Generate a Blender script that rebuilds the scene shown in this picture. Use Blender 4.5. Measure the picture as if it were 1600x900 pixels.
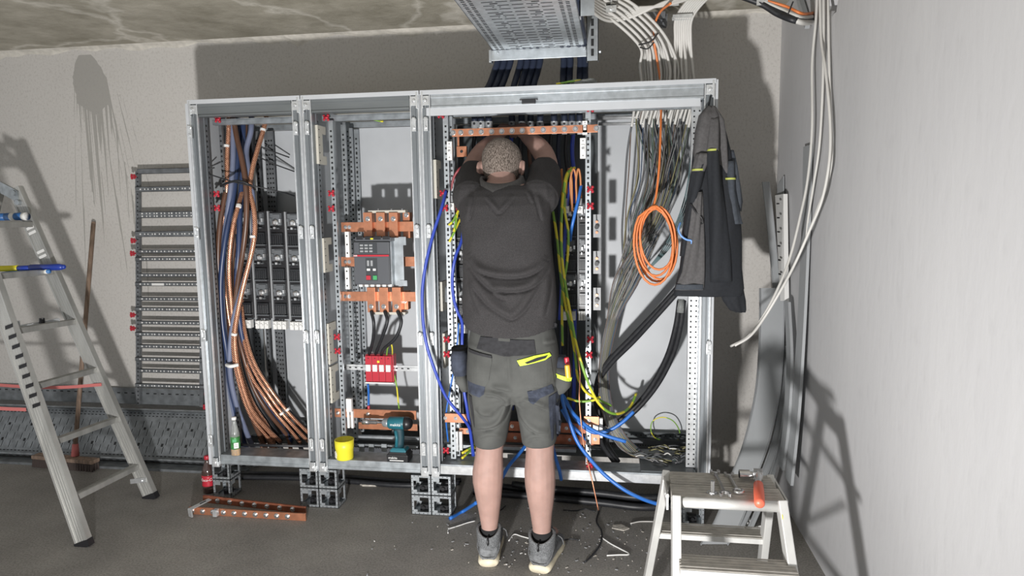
import bpy, bmesh, math, random
from mathutils import Vector, Matrix
from mathutils.bvhtree import BVHTree
random.seed(7)
SC = bpy.context.scene
for o in list(bpy.data.objects): bpy.data.objects.remove(o)
COL = SC.collection

# ------------------------------------------------------------------ camera
CAM = Vector((2.0199, -3.0433, 1.4669)); YAW, PITCH, ROLL, F = 0.1512, -0.1144, -0.0137, 1056.6
FW = Vector((-math.sin(YAW)*math.cos(PITCH), math.cos(YAW)*math.cos(PITCH), math.sin(PITCH)))
R0 = Vector((math.cos(YAW), math.sin(YAW), 0)); U0 = R0.cross(FW)
RT = math.cos(ROLL)*R0 + math.sin(ROLL)*U0; UP = -math.sin(ROLL)*R0 + math.cos(ROLL)*U0
cd = bpy.data.cameras.new('camera'); cam = bpy.data.objects.new('camera', cd); COL.objects.link(cam)
cd.sensor_width = 36; cd.lens = F/1600*36; cd.clip_start = 0.05; cd.clip_end = 100
m = Matrix((RT, UP, -FW)).transposed().to_4x4(); m.translation = CAM
cam.matrix_world = m; SC.camera = cam
def ray(px, py, ax, val):
    d = FW + (px-800)/F*RT - (py-450)/F*UP
    return CAM + d*((val-CAM[ax])/d[ax])
def B(px, py, y): return ray(px, py, 1, y)      # a point on the plane at depth y
def G(px, py, z=0.0): return ray(px, py, 2, z)  # a point on the floor / a level plane
def X(px, py, x): return ray(px, py, 0, x)      # a point on the right wall's direction
def MPP(P):                                     # metres per photo pixel at P
    return (Vector(P)-CAM).dot(FW)/F

# ------------------------------------------------------------------ light
SC.view_settings.view_transform = 'Standard'; SC.view_settings.look = 'None'
SC.view_settings.gamma = 1.0; SC.view_settings.use_curve_mapping = False
SC.view_settings.exposure = 0.0
W = bpy.data.worlds.new('world'); SC.world = W; W.use_nodes = True
W.node_tree.nodes['Background'].inputs[0].default_value = (0.95, 0.97, 1.0, 1)
W.node_tree.nodes['Background'].inputs[1].default_value = 0.64
LAMP = Vector((1.499, -2.737, 0.314))
ld = bpy.data.lights.new('work_light', 'SPOT'); ld.shadow_soft_size = 0.055; ld.spot_size = math.radians(165); ld.spot_blend = 1.0
ld.energy = 445; ld.color = (1.0, 0.98, 0.965)
lo = bpy.data.objects.new('work_light', ld); COL.objects.link(lo); lo.location = LAMP
lo.rotation_euler = (Vector((0.75, 0.7, 2.45))-LAMP).to_track_quat('-Z', 'Y').to_euler()

# ------------------------------------------------------------------ materials
def mat(name, col, rough=0.5, metal=0.0, var=0.0, scale=20.0, bump=0.0, bscale=80.0, stretch=(1,1,1), trans=0.0, ior=1.45, detail=4, col2=None, coat=0.0):
    M = bpy.data.materials.new(name); M.use_nodes = True
    nt = M.node_tree; b = nt.nodes['Principled BSDF']
    b.inputs['Base Color'].default_value = (*col, 1); b.inputs['Roughness'].default_value = rough
    b.inputs['Metallic'].default_value = metal
    if trans: b.inputs['Transmission Weight'].default_value = trans; b.inputs['IOR'].default_value = ior
    if coat: b.inputs['Coat Weight'].default_value = coat
    if var or bump or col2:
        tc = nt.nodes.new('ShaderNodeTexCoord'); mp = nt.nodes.new('ShaderNodeMapping'); mp.inputs['Scale'].default_value = stretch
        nt.links.new(tc.outputs['Object'], mp.inputs[0])
    if var or col2:
        n = nt.nodes.new('ShaderNodeTexNoise'); n.inputs['Scale'].default_value = scale; n.inputs['Detail'].default_value = detail
        nt.links.new(mp.outputs[0], n.inputs[0])
        r = nt.nodes.new('ShaderNodeValToRGB'); r.color_ramp.elements[0].position = 0.35; r.color_ramp.elements[1].position = 0.65
        c2 = col2 if col2 else tuple(min(1, c*(1+var)) for c in col)
        r.color_ramp.elements[0].color = (*(tuple(c*(1-var) for c in col)), 1); r.color_ramp.elements[1].color = (*c2, 1)
        nt.links.new(n.outputs[0], r.inputs[0]); nt.links.new(r.outputs[0], b.inputs['Base Color'])
    if bump:
        n2 = nt.nodes.new('ShaderNodeTexNoise'); n2.inputs['Scale'].default_value = bscale; n2.inputs['Detail'].default_value = 5
        nt.links.new(mp.outputs[0], n2.inputs[0])
        bp = nt.nodes.new('ShaderNodeBump'); bp.inputs['Strength'].default_value = bump; bp.inputs['Distance'].default_value = 0.01
        nt.links.new(n2.outputs[0], bp.inputs['Height']); nt.links.new(bp.outputs[0], b.inputs['Normal'])
    return M
GALV = mat('galvanised_steel', (0.42,0.45,0.47), 0.42, 0.7, 0.12, 30, 0.05, 60)
GALVD = mat('dull_galvanised_steel', (0.36,0.39,0.41), 0.45, 0.6, 0.2, 25)
TRAYM = mat('dull_tray_steel', (0.20,0.215,0.225), 0.45, 0.4, 0.2, 25)
RACK = mat('dark_steel', (0.17,0.18,0.19), 0.5, 0.4, 0.2, 25)  # rack steel; also paints shade into the left cabinet's strips
PIPING = mat('olive_yellow_piping', (0.42,0.46,0.10), 0.6)
ZINC = mat('bright_zinc', (0.75,0.77,0.78), 0.3, 0.7, 0.1, 40)
ALUB = mat('lit_dusty_aluminium', (0.60,0.60,0.58), 0.5, 0.4, 0.12, 14, 0.08, 60, (1,1,0.2))  # stool aluminium, colour lightened for the nearby lamp and white paint dust
ALU = mat('brushed_aluminium', (0.44,0.44,0.42), 0.42, 0.5, 0.15, 14, 0.08, 60, (1,1,0.2))
ALUD = mat('worn_aluminium_tread', (0.43,0.41,0.375), 0.7, 0.1, 0.12, 30, 0.1, 60)
PAINT = mat('light_grey_paint', (0.50,0.52,0.54), 0.45, 0, 0.03, 8, 0.03, 500)
SIDE = mat('grey_side_sheet', (0.42,0.44,0.46), 0.35, 0.1, 0.05, 6)
DARKP = mat('dark_grey_plate', (0.07,0.08,0.085), 0.4, 0.2)
BLACK = mat('black_plastic', (0.015,0.015,0.017), 0.4)
HOLE = mat('dark_opening', (0.012,0.013,0.014), 0.8)
RUB = mat('black_rubber', (0.02,0.021,0.024), 0.45, 0, 0.2, 50)
NAVYC = mat('navy_sheathed_cable', (0.022,0.03,0.055), 0.5)
COPPER = mat('copper', (0.54,0.235,0.135), 0.36, 0.65, 0.12, 30)
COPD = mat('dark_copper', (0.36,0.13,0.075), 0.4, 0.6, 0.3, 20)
BLUEG = mat('blue_grey_sheath', (0.16,0.185,0.275), 0.4, 0, 0.05, 9)
NAVY = mat('dark_blue_sheath', (0.035,0.055,0.125), 0.35, 0, 0.1, 9)
BROWN = mat('brown_sheath', (0.11,0.055,0.035), 0.35, 0, 0.15, 9)
WHITEP = mat('white_plastic', (0.78,0.78,0.76), 0.5)
BEIGE = mat('beige_plastic', (0.55,0.53,0.46), 0.55)
GREYC = mat('grey_cable_sheath', (0.60,0.59,0.56), 0.5, 0, 0.05, 6)
RED = mat('red_plastic', (0.46,0.022,0.04), 0.4)
ORANGE = mat('orange_sheath', (0.72,0.21,0.06), 0.45)
BLUE = mat('blue_sheath', (0.03,0.16,0.55), 0.35)
DBLUE = mat('royal_blue_sheath', (0.035,0.07,0.42), 0.35)
YEL = mat('yellow_plastic', (0.80,0.72,0.04), 0.4)
GREEN = mat('green_plastic', (0.05,0.35,0.12), 0.45)
GREYD = mat('slate_grey_plastic', (0.085,0.09,0.10), 0.4)
MIDG = mat('mid_grey_plastic', (0.30,0.31,0.32), 0.45)
SHIRT = mat('charcoal_knit', (0.032,0.030,0.031), 0.95, 0, 0.25, 260, 0.25, 500)
COLLAR = mat('grey_rib_knit', (0.085,0.082,0.082), 0.95, 0, 0.15, 200, 0.2, 400)
SHORTS = mat('olive_grey_canvas', (0.066,0.068,0.064), 0.9, 0, 0.2, 9, 0.15, 600)
SHORTD = mat('black_stretch_fabric', (0.024,0.024,0.027), 0.9, 0, 0.2, 60)
NAVYF = mat('navy_canvas', (0.035,0.042,0.062), 0.9, 0, 0.25, 40, 0.1, 400)
NEON = mat('neon_yellow_trim', (0.60,0.82,0.06), 0.6)
SKIN = mat('skin', (0.33,0.208,0.175), 0.68, 0, 0.07, 22)
SKIN.node_tree.nodes['Principled BSDF'].inputs['Subsurface Weight'].default_value = 0.08
SKIN.node_tree.nodes['Principled BSDF'].inputs['Subsurface Radius'].default_value = (0.02,0.008,0.004)
SHOE = mat('grey_suede', (0.14,0.145,0.15), 0.9, 0, 0.35, 40, 0.3, 200)
SHOEB = mat('textured_grey_collar', (0.13,0.135,0.14), 0.9, 0, 0.5, 300, 0.4, 500)
SOLE = mat('cream_rubber_sole', (0.62,0.56,0.42), 0.7, 0, 0.15, 25)
SOCK = mat('black_sock', (0.012,0.012,0.013), 0.95)
HAIR = mat('greying_brown_hair', (0.085,0.06,0.045), 0.85, 0, 0.4, 260, 0.8, 420, (1,1,0.45), col2=(0.30,0.25,0.215))
JGREY = mat('grey_softshell', (0.088,0.085,0.086), 0.9, 0, 0.12, 90, 0.1, 300)
JDARK = mat('black_softshell', (0.012,0.014,0.018), 0.85, 0, 0.15, 90, 0.1, 300)
JSLATE = mat('slate_softshell', (0.045,0.053,0.065), 0.85, 0, 0.12, 90)
WOOD = mat('dirty_wood_handle', (0.24,0.17,0.125), 0.75, 0, 0.3, 14, 0.1, 60, (6,6,0.6))
PINK = mat('faded_red_strap', (0.52,0.15,0.14), 0.7)
TEAL = mat('teal_plastic', (0.015,0.13,0.17), 0.4)
STEEL = mat('polished_steel', (0.62,0.62,0.62), 0.22, 0.9)
REDOR = mat('red_orange_handle', (0.72,0.14,0.08), 0.4)
GREYPVC = mat('grey_pvc', (0.36,0.375,0.385), 0.45)
PLASTER = mat('plaster_crumb', (0.5,0.47,0.42), 0.9, 0, 0.2, 40, 0.5, 60)
COLA = mat('cola', (0.03,0.008,0.004), 0.1, coat=0.5)
PET = mat('clear_pet', (0.75,0.78,0.76), 0.08, 0, trans=0.75, ior=1.2)
JUICE = mat('orange_juice', (0.75,0.36,0.03), 0.3)
LABG = mat('green_label', (0.05,0.22,0.06), 0.4, 0, 0.5, 40)
def strand_mat():
    M = mat('stranded_copper', (0.62,0.25,0.12), 0.3, 0.5); nt = M.node_tree; b = nt.nodes['Principled BSDF']
    tc = nt.nodes.new('ShaderNodeTexCoord'); v = nt.nodes.new('ShaderNodeTexWave'); v.wave_type = 'BANDS'; v.bands_direction = 'DIAGONAL'
    v.inputs['Scale'].default_value = 55; v.inputs['Distortion'].default_value = 3.0; v.inputs['Detail Scale'].default_value = 4
    r = nt.nodes.new('ShaderNodeValToRGB'); r.color_ramp.elements[0].position = 0.25; r.color_ramp.elements[0].color = (0.22,0.07,0.035,1)
    r.color_ramp.elements[1].position = 0.85; r.color_ramp.elements[1].color = (0.95,0.52,0.33,1)  # bright bands paint glints onto the strands
    nt.links.new(tc.outputs['Object'], v.inputs[0]); nt.links.new(v.outputs[1], r.inputs[0]); nt.links.new(r.outputs[0], b.inputs['Base Color'])
    b.inputs['Coat Weight'].default_value = 0.6
    return M
STRAND = strand_mat()
def yg_mat():
    M = mat('yellow_green_sheath', (0.7,0.65,0.05), 0.4); nt = M.node_tree; b = nt.nodes['Principled BSDF']
    tc = nt.nodes.new('ShaderNodeTexCoord'); v = nt.nodes.new('ShaderNodeTexWave'); v.bands_direction = 'DIAGONAL'
    v.inputs['Scale'].default_value = 4.0; v.inputs['Distortion'].default_value = 1.0
    r = nt.nodes.new('ShaderNodeValToRGB'); r.color_ramp.interpolation = 'CONSTANT'
    r.color_ramp.elements[0].color = (0.22,0.42,0.06,1); r.color_ramp.elements[1].position = 0.42; r.color_ramp.elements[1].color = (0.78,0.68,0.05,1)
    nt.links.new(tc.outputs['Object'], v.inputs[0]); nt.links.new(v.outputs[1], r.inputs[0]); nt.links.new(r.outputs[0], b.inputs['Base Color'])
    return M
YG = yg_mat()

# ------------------------------------------------------------------ mesh helpers
class MB:
    """Collects shapes into one bmesh; every shape takes a material index."""
    def __init__(s): s.bm = bmesh.new()
    def face(s, vs, mi=0):
        try:
            f = s.bm.faces.new(vs); f.material_index = mi; return f
        except ValueError: return None
    def box(s, a, b, mi=0, rot=None, piv=None):
        (x0,y0,z0),(x1,y1,z1) = a, b
        c = [(x0,y0,z0),(x1,y0,z0),(x1,y1,z0),(x0,y1,z0),(x0,y0,z1),(x1,y0,z1),(x1,y1,z1),(x0,y1,z1)]
        if rot is not None:
            p = Vector(piv) if piv is not None else Vector(((x0+x1)/2,(y0+y1)/2,(z0+z1)/2))
            c = [p + rot @ (Vector(q)-p) for q in c]
        v = [s.bm.verts.new(q) for q in c]
        for f in ((0,3,2,1),(4,5,6,7),(0,1,5,4),(1,2,6,5),(2,3,7,6),(3,0,4,7)): s.face([v[i] for i in f], mi)
        return s
    def obox(s, c, ax, ay, az, hx, hy, hz, mi=0):
        c, ax, ay, az = Vector(c), Vector(ax).normalized(), Vector(ay).normalized(), Vector(az).normalized()
        v = [s.bm.verts.new(c+ax*hx*i+ay*hy*j+az*hz*k) for k in (-1,1) for (i,j) in ((-1,-1),(1,-1),(1,1),(-1,1))]
        for f in ((0,3,2,1),(4,5,6,7),(0,1,5,4),(1,2,6,5),(2,3,7,6),(3,0,4,7)): s.face([v[i] for i in f], mi)
        return s
    def bar(s, p, q, w, h, mi=0, up=(0,0,1)):
        p, q = Vector(p), Vector(q); d = (q-p); L = d.length; d.normalize(); u = Vector(up)
        sd = d.cross(u); sd = sd.normalized() if sd.length > 1e-4 else Vector((1,0,0)); u = sd.cross(d)
        return s.obox((p+q)/2, d, sd, u, L/2, w/2, h/2, mi)
    def tube(s, pts, r, n=8, mi=0, cap=True, squash=None):
        pts = [Vector(p) for p in pts]; N = len(pts); rings = []
        t0 = (pts[1]-pts[0]).normalized(); a = t0.orthogonal().normalized()
        for i, p in enumerate(pts):
            t = (pts[min(i+1,N-1)]-pts[max(i-1,0)])
            if t.length < 1e-9: t = t0
            t.normalize(); a = (a - t*a.dot(t)); a = a.normalized() if a.length > 1e-6 else t.orthogonal().normalized()
            b = t.cross(a); rr = r[i] if isinstance(r, (list,tuple)) else r
            rings.append([s.bm.verts.new(p + a*rr*math.cos(2*math.pi*k/n) + b*rr*math.sin(2*math.pi*k/n)) for k in range(n)])
        for i in range(N-1):
            for k in range(n): s.face([rings[i][k], rings[i][(k+1)%n], rings[i+1][(k+1)%n], rings[i+1][k]], mi)
        if cap: s.face(rings[0][::-1], mi); s.face(rings[-1], mi)
        return s
    def cyl(s, p, q, r, n=16, mi=0, r2=None): return s.tube([p, q], [r, r if r2 is None else r2], n, mi)
    def loft(s, rings, mi=0, cap=True, closed=True):
        R = [[s.bm.verts.new(p) for p in rg] for rg in rings]
        for i in range(len(R)-1):
            n = len(R[i])
            for k in range(n if closed else n-1): s.face([R[i][k], R[i][(k+1)%n], R[i+1][(k+1)%n], R[i+1][k]], mi)
        if cap and closed: s.face(R[0][::-1], mi); s.face(R[-1], mi)
        return s
    def lathe(s, base, prof, n=24, mi=0, axis=(0,0,1), mis=None):
        base, az = Vector(base), Vector(axis).normalized(); ax = az.orthogonal().normalized(); ay = az.cross(ax)
        rings = [[s.bm.verts.new(base+az*h+ax*r*math.cos(2*math.pi*k/n)+ay*r*math.sin(2*math.pi*k/n)) for k in range(n)] for r, h in prof]
        for i in range(len(rings)-1):
            for k in range(n): s.face([rings[i][k], rings[i][(k+1)%n], rings[i+1][(k+1)%n], rings[i+1][k]], mis[i] if mis else mi)
        s.face(rings[0][::-1], mis[0] if mis else mi); s.face(rings[-1], mis[-1] if mis else mi)
        return s
    def prism(s, poly, ext, mi=0):
        """poly: list of 3-D points in one plane, extruded by the vector ext."""
        e = Vector(ext); a = [s.bm.verts.new(p) for p in poly]; b = [s.bm.verts.new(Vector(p)+e) for p in poly]
        s.face(a[::-1], mi); s.face(b, mi); n = len(a)
        for k in range(n): s.face([a[k], a[(k+1)%n], b[(k+1)%n], b[k]], mi)
        return s
    def ball(s, c, rx, ry=None, rz=None, mi=0, u=12, v=8):
        ry = rx if ry is None else ry; rz = rx if rz is None else rz; c = Vector(c)
        rings = []
        for i in range(1, v):
            t = math.pi*i/v
            rings.append([c+Vector((rx*math.sin(t)*math.cos(2*math.pi*k/u), ry*math.sin(t)*math.sin(2*math.pi*k/u), -rz*math.cos(t))) for k in range(u)])
        return s.loft(rings, mi)
def root_loc(o):
    l = Vector((0,0,0))
    while o is not None: l += o.location; o = o.parent
    return l
def obj(name, mb, mats, parent=None, smooth=False, bevel=0.0, kind=None, label=None, sub=0):
    bm = mb.bm if isinstance(mb, MB) else mb
    bmesh.ops.recalc_face_normals(bm, faces=bm.faces)
    if parent is None:
        xs = [v.co for v in bm.verts]
        c = Vector(((min(v.x for v in xs)+max(v.x for v in xs))/2, (min(v.y for v in xs)+max(v.y for v in xs))/2, min(v.z for v in xs)))
    else: c = root_loc(parent)
    for v in bm.verts: v.co -= c
    me = bpy.data.meshes.new(name); bm.to_mesh(me); bm.free()
    for M in (mats if isinstance(mats, (list,tuple)) else [mats]): me.materials.append(M)
    if smooth:
        for p in me.polygons: p.use_smooth = True
    o = bpy.data.objects.new(name, me); COL.objects.link(o)
    if parent is None: o.location = c
    else: o.parent = parent
    if bevel:
        b = o.modifiers.new('bevel', 'BEVEL'); b.width = bevel; b.segments = 2; b.limit_method = 'ANGLE'; b.angle_limit = 0.7
    if sub:
        b = o.modifiers.new('sub', 'SUBSURF'); b.levels = sub; b.render_levels = sub
    if kind: o['kind'] = kind
    if label: o['label'] = label
    return o
def tag(o, label, cat, group=None):
    o['label'] = label; o['category'] = cat
    if group: o['group'] = group
    return o
def thing(name, loc, label, cat, group=None):
    o = bpy.data.objects.new(name, None); COL.objects.link(o); o.location = loc; o.empty_display_size = 0.05
    return tag(o, label, cat, group)
def spl(pts, n=8):
    """Catmull-Rom through the points."""
    P = [Vector(p) for p in pts]
    if len(P) < 3: return P
    Q = [2*P[0]-P[1]] + P + [2*P[-1]-P[-2]]; out = []
    for i in range(1, len(Q)-2):
        a, b, c, d = Q[i-1], Q[i], Q[i+1], Q[i+2]
        for k in range(n):
            t = k/n; out.append(0.5*((2*b)+(c-a)*t+(2*a-5*b+4*c-d)*t*t+(3*b-a-3*c+d)*t**3))
    out.append(P[-1]); return out
def cable(name, label, cat, pts, r, M, group=None, parent=None, n=8, seg=8):
    mb = MB().tube(spl(pts, seg), r, n)
    o = obj(name, mb, M, parent, smooth=True)
    if parent is None: tag(o, label, cat, group)
    return o
def bake(o):
    dg = bpy.context.evaluated_depsgraph_get(); dg.update()
    me = bpy.data.meshes.new_from_object(o.evaluated_get(dg)); me.name = o.name
    o.modifiers.clear(); o.data = me
    return o
def smooth_all(o):
    for p in o.data.polygons: p.use_smooth = True
def text_mesh(name, body, size, loc, xdir, ydir, M, parent, depth=0.0006, shear=0.0, label=None):
    cu = bpy.data.curves.new(name, 'FONT'); cu.body = body; cu.size = size; cu.extrude = depth; cu.align_x = 'CENTER'; cu.align_y = 'CENTER'; cu.shear = shear
    cu.resolution_u = 3
    t = bpy.data.objects.new(name, cu); COL.objects.link(t)
    dg = bpy.context.evaluated_depsgraph_get(); dg.update()
    me = bpy.data.meshes.new_from_object(t.evaluated_get(dg)); bpy.data.objects.remove(t)
    xd, yd = Vector(xdir).normalized(), Vector(ydir).normalized(); zd = xd.cross(yd)
    mm = Matrix((xd, yd, zd)).transposed().to_4x4(); mm.translation = Vector(loc)-root_loc(parent)
    me.transform(mm); me.materials.clear(); me.materials.append(M)
    o = bpy.data.objects.new(name, me); COL.objects.link(o); o.parent = parent
    if label: o['label'] = label
    return o
# ------------------------------------------------------------------ room shell
CEIL, WALLY, WALLX = 2.465, 0.70, 2.858
def nodes_of(name, rough=0.9):
    M = bpy.data.materials.new(name); M.use_nodes = True; nt = M.node_tree; b = nt.nodes['Principled BSDF']; b.inputs['Roughness'].default_value = rough
    return M, nt, b
def nn(nt, t, **kw):
    n = nt.nodes.new(t)
    for k, v in kw.items():
        if k in n.inputs: n.inputs[k].default_value = v
        else: setattr(n, k, v)
    return n
def ramp(nt, src, p0, c0, p1, c1):
    r = nt.nodes.new('ShaderNodeValToRGB'); e = r.color_ramp.elements
    e[0].position, e[1].position = p0, p1; e[0].color, e[1].color = (*c0,1), (*c1,1); nt.links.new(src, r.inputs[0]); return r
def mix(nt, fac, a, b, blend='MIX'):
    m = nt.nodes.new('ShaderNodeMix'); m.data_type = 'RGBA'; m.blend_type = blend
    if isinstance(fac, float): m.inputs[0].default_value = fac
    else: nt.links.new(fac, m.inputs[0])
    for s, i in ((a,6),(b,7)):
        if isinstance(s, tuple): m.inputs[i].default_value = (*s,1)
        else: nt.links.new(s, m.inputs[i])
    return m.outputs[2]
def math_(nt, op, a, b=None, c=None):
    m = nt.nodes.new('ShaderNodeMath'); m.operation = op
    for i, s in enumerate((a,b,c)):
        if s is None: continue
        if isinstance(s, (int,float)): m.inputs[i].default_value = s
        else: nt.links.new(s, m.inputs[i])
    return m.outputs[0]
def wall_back_mat():
    M, nt, b = nodes_of('rough_plaster', 0.92)
    tc = nn(nt,'ShaderNodeTexCoord'); mp = nn(nt,'ShaderNodeMapping', Scale=(1,1,0.8)); nt.links.new(tc.outputs['Object'], mp.inputs[0])
    n1 = nn(nt,'ShaderNodeTexNoise', Scale=80.0, Detail=6.0, Roughness=0.75); nt.links.new(mp.outputs[0], n1.inputs[0])
    n2 = nn(nt,'ShaderNodeTexNoise', Scale=2.2, Detail=4.0); nt.links.new(tc.outputs['Object'], n2.inputs[0])
    base = mix(nt, n2.outputs[0], (0.545,0.525,0.495), (0.62,0.60,0.57))
    pits = ramp(nt, n1.outputs[0], 0.34, (0.80,0.79,0.78), 0.50, (1,1,1)).outputs[0]
    col = mix(nt, 1.0, base, pits, 'MULTIPLY')
    # grey plaster spill that ran down the wall, a stain with a shape of its own
    sx = nn(nt,'ShaderNodeSeparateXYZ'); nt.links.new(tc.outputs['Object'], sx.inputs[0])
    x, z = sx.outputs[0], sx.outputs[2]
    c = B(137,150,WALLY)
    top = B(137,80,WALLY).z; x0 = c.x-WB0.x; zt = top-WB0.z
    down = math_(nt,'SUBTRACT', zt, z)                       # distance below the top of the spill
    wob = nn(nt,'ShaderNodeTexNoise', Scale=1.0, Detail=3.0)
    m2 = nn(nt,'ShaderNodeMapping', Scale=(40,1,0.5)); nt.links.new(tc.outputs['Object'], m2.inputs[0]); nt.links.new(m2.outputs[0], wob.inputs[0])
    m3 = nn(nt,'ShaderNodeMapping', Scale=(18,1,14)); nt.links.new(tc.outputs['Object'], m3.inputs[0])
    edge = nn(nt,'ShaderNodeTexNoise', Scale=1.0, Detail=4.0); nt.links.new(m3.outputs[0], edge.inputs[0])
    width = math_(nt,'MULTIPLY', 0.105, math_(nt,'POWER', math_(nt,'MINIMUM', math_(nt,'MULTIPLY', math_(nt,'MAXIMUM', down, 0.0), 7.0), 1.0), 0.5))
    width = math_(nt,'ADD', width, math_(nt,'MULTIPLY', down, 0.03))
    dx = math_(nt,'ABSOLUTE', math_(nt,'SUBTRACT', math_(nt,'SUBTRACT', x, x0), math_(nt,'MULTIPLY', down, 0.13)))
    q = math_(nt,'DIVIDE', dx, width)                        # 0 in the middle, 1 at the edge
    q = math_(nt,'ADD', q, math_(nt,'MULTIPLY', math_(nt,'SUBTRACT', edge.outputs[0], 0.5), 0.35))
    solid = math_(nt,'LESS_THAN', math_(nt,'ADD', q, math_(nt,'MULTIPLY', math_(nt,'MAXIMUM', math_(nt,'SUBTRACT', down, math_(nt,'ADD', 0.30, math_(nt,'MULTIPLY', math_(nt,'MAXIMUM', math_(nt,'SUBTRACT', wob.outputs[0], 0.47), 0.0), 5.0))), 0.0), 14.0)), 1.0)
    q2 = math_(nt,'DIVIDE', dx, math_(nt,'ADD', 0.15, math_(nt,'MULTIPLY', down, 0.16)))
    thr = math_(nt,'ADD', 0.525, math_(nt,'ADD', math_(nt,'MULTIPLY', q2, 0.07), math_(nt,'MULTIPLY', down, 0.10)))
    fine = nn(nt,'ShaderNodeTexNoise', Scale=1.0, Detail=2.0); m4 = nn(nt,'ShaderNodeMapping', Scale=(95,1,1.1), Rotation=(0,0.0,0)); fan = nt.nodes.new('ShaderNodeCombineXYZ')
    nt.links.new(math_(nt,'DIVIDE', math_(nt,'SUBTRACT', x, x0), math_(nt,'ADD', 0.75, math_(nt,'MULTIPLY', down, 0.9))), fan.inputs[0]); nt.links.new(z, fan.inputs[2]); nt.links.new(fan.outputs[0], m4.inputs[0]); nt.links.new(m4.outputs[0], fine.inputs[0])
    drip = math_(nt,'MULTIPLY', math_(nt,'GREATER_THAN', fine.outputs[0], thr), math_(nt,'LESS_THAN', q2, 1.3))
    drip = math_(nt,'MULTIPLY', drip, math_(nt,'GREATER_THAN', down, math_(nt,'ADD', 0.06, math_(nt,'MULTIPLY', math_(nt,'MULTIPLY', q2, q2), 0.22))))
    on = math_(nt,'MULTIPLY', math_(nt,'MAXIMUM', solid, drip), math_(nt,'GREATER_THAN', down, 0.02))
    on = math_(nt,'MULTIPLY', on, math_(nt,'LESS_THAN', down, 1.6))
    col = mix(nt, math_(nt,'MULTIPLY', on, 0.8), col, (0.33,0.32,0.295))
    nt.links.new(col, b.inputs['Base Color'])
    bp = nn(nt,'ShaderNodeBump', Strength=0.35, Distance=0.006); nt.links.new(n1.outputs[0], bp.inputs['Height']); nt.links.new(bp.outputs[0], b.inputs['Normal'])
    return M
WB0 = Vector(((-4.0+WALLX)/2, WALLY+0.05, 0))
mb = MB().box((-4.0, WALLY, 0), (WALLX, WALLY+0.1, CEIL)); obj('wall_back', mb, wall_back_mat(), kind='structure')
def wall_right_mat():
    M, nt, b = nodes_of('smooth_grey_plaster', 0.85)
    tc = nn(nt,'ShaderNodeTexCoord'); mp = nn(nt,'ShaderNodeMapping', Scale=(1,1.0,0.35)); nt.links.new(tc.outputs['Object'], mp.inputs[0])
    n1 = nn(nt,'ShaderNodeTexNoise', Scale=3.0, Detail=6.0); nt.links.new(mp.outputs[0], n1.inputs[0])
    n2 = nn(nt,'ShaderNodeTexNoise', Scale=30.0, Detail=6.0); nt.links.new(mp.outputs[0], n2.inputs[0])
    c = mix(nt, n1.outputs[0], (0.49,0.49,0.50), (0.57,0.57,0.575))
    spots = ramp(nt, n2.outputs[0], 0.28, (0.95,0.95,0.95), 0.42, (1,1,1)).outputs[0]
    c = mix(nt, 1.0, c, spots, 'MULTIPLY')
    v = nn(nt,'ShaderNodeTexNoise', Scale=1.0, Detail=2.0); m3 = nn(nt,'ShaderNodeMapping', Scale=(1,28,6)); nt.links.new(tc.outputs['Object'], m3.inputs[0]); nt.links.new(m3.outputs[0], v.inputs[0])
    chips = ramp(nt, v.outputs[0], 0.80, (0,0,0), 0.815, (1,1,1)).outputs[0]
    c = mix(nt, chips, c, (0.8,0.8,0.8))
    nt.links.new(c, b.inputs['Base Color'])
    bp = nn(nt,'ShaderNodeBump', Strength=0.12, Distance=0.01); nt.links.new(n2.outputs[0], bp.inputs['Height']); nt.links.new(bp.outputs[0], b.inputs['Normal'])
    return M
# right wall, with the rough opening the cables come out of at the top
wr = MB(); hc = X(1294, -12, WALLX); hr = 0.10
wr.box((WALLX, -4.2, 0), (WALLX+0.12, WALLY+0.1, CEIL))
obj('wall_right', wr, wall_right_mat(), kind='structure')
def ceil_mat():
    M, nt, b = nodes_of('board_marked_concrete', 0.95)
    tc = nn(nt,'ShaderNodeTexCoord'); mp = nn(nt,'ShaderNodeMapping', Scale=(1,0.8,1), Rotation=(0,0,0.6)); nt.links.new(tc.outputs['Object'], mp.inputs[0])
    w = nn(nt,'ShaderNodeTexNoise', Scale=3.0, Detail=4.0); nt.links.new(mp.outputs[0], w.inputs[0])
    add = nt.nodes.new('ShaderNodeVectorMath'); add.operation = 'MULTIPLY_ADD'; nt.links.new(w.outputs[1], add.inputs[0]); add.inputs[1].default_value = (0.5,0.5,0.5); nt.links.new(mp.outputs[0], add.inputs[2])
    v = nn(nt,'ShaderNodeTexVoronoi', Scale=1.15); v.feature = 'DISTANCE_TO_EDGE'; nt.links.new(add.outputs[0], v.inputs[0])
    n = nn(nt,'ShaderNodeTexNoise', Scale=3.2, Detail=9.0, Roughness=0.7); nt.links.new(tc.outputs['Object'], n.inputs[0])
    base = mix(nt, ramp(nt, n.outputs[0], 0.35, (0,0,0), 0.65, (1,1,1)).outputs[0], (0.27,0.25,0.195), (0.46,0.43,0.36))
    vein = ramp(nt, v.outputs[0], 0.0, (1,1,1), 0.035, (0,0,0)).outputs[0]
    vm = math_(nt,'MULTIPLY', vein, math_(nt,'MULTIPLY', n.outputs[0], 1.1))
    c = mix(nt, vm, base, (0.72,0.69,0.62)); nt.links.new(c, b.inputs['Base Color'])
    bp = nn(nt,'ShaderNodeBump', Strength=0.6, Distance=0.03); nt.links.new(n.outputs[0], bp.inputs['Height']); nt.links.new(bp.outputs[0], b.inputs['Normal'])
    return M
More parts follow.
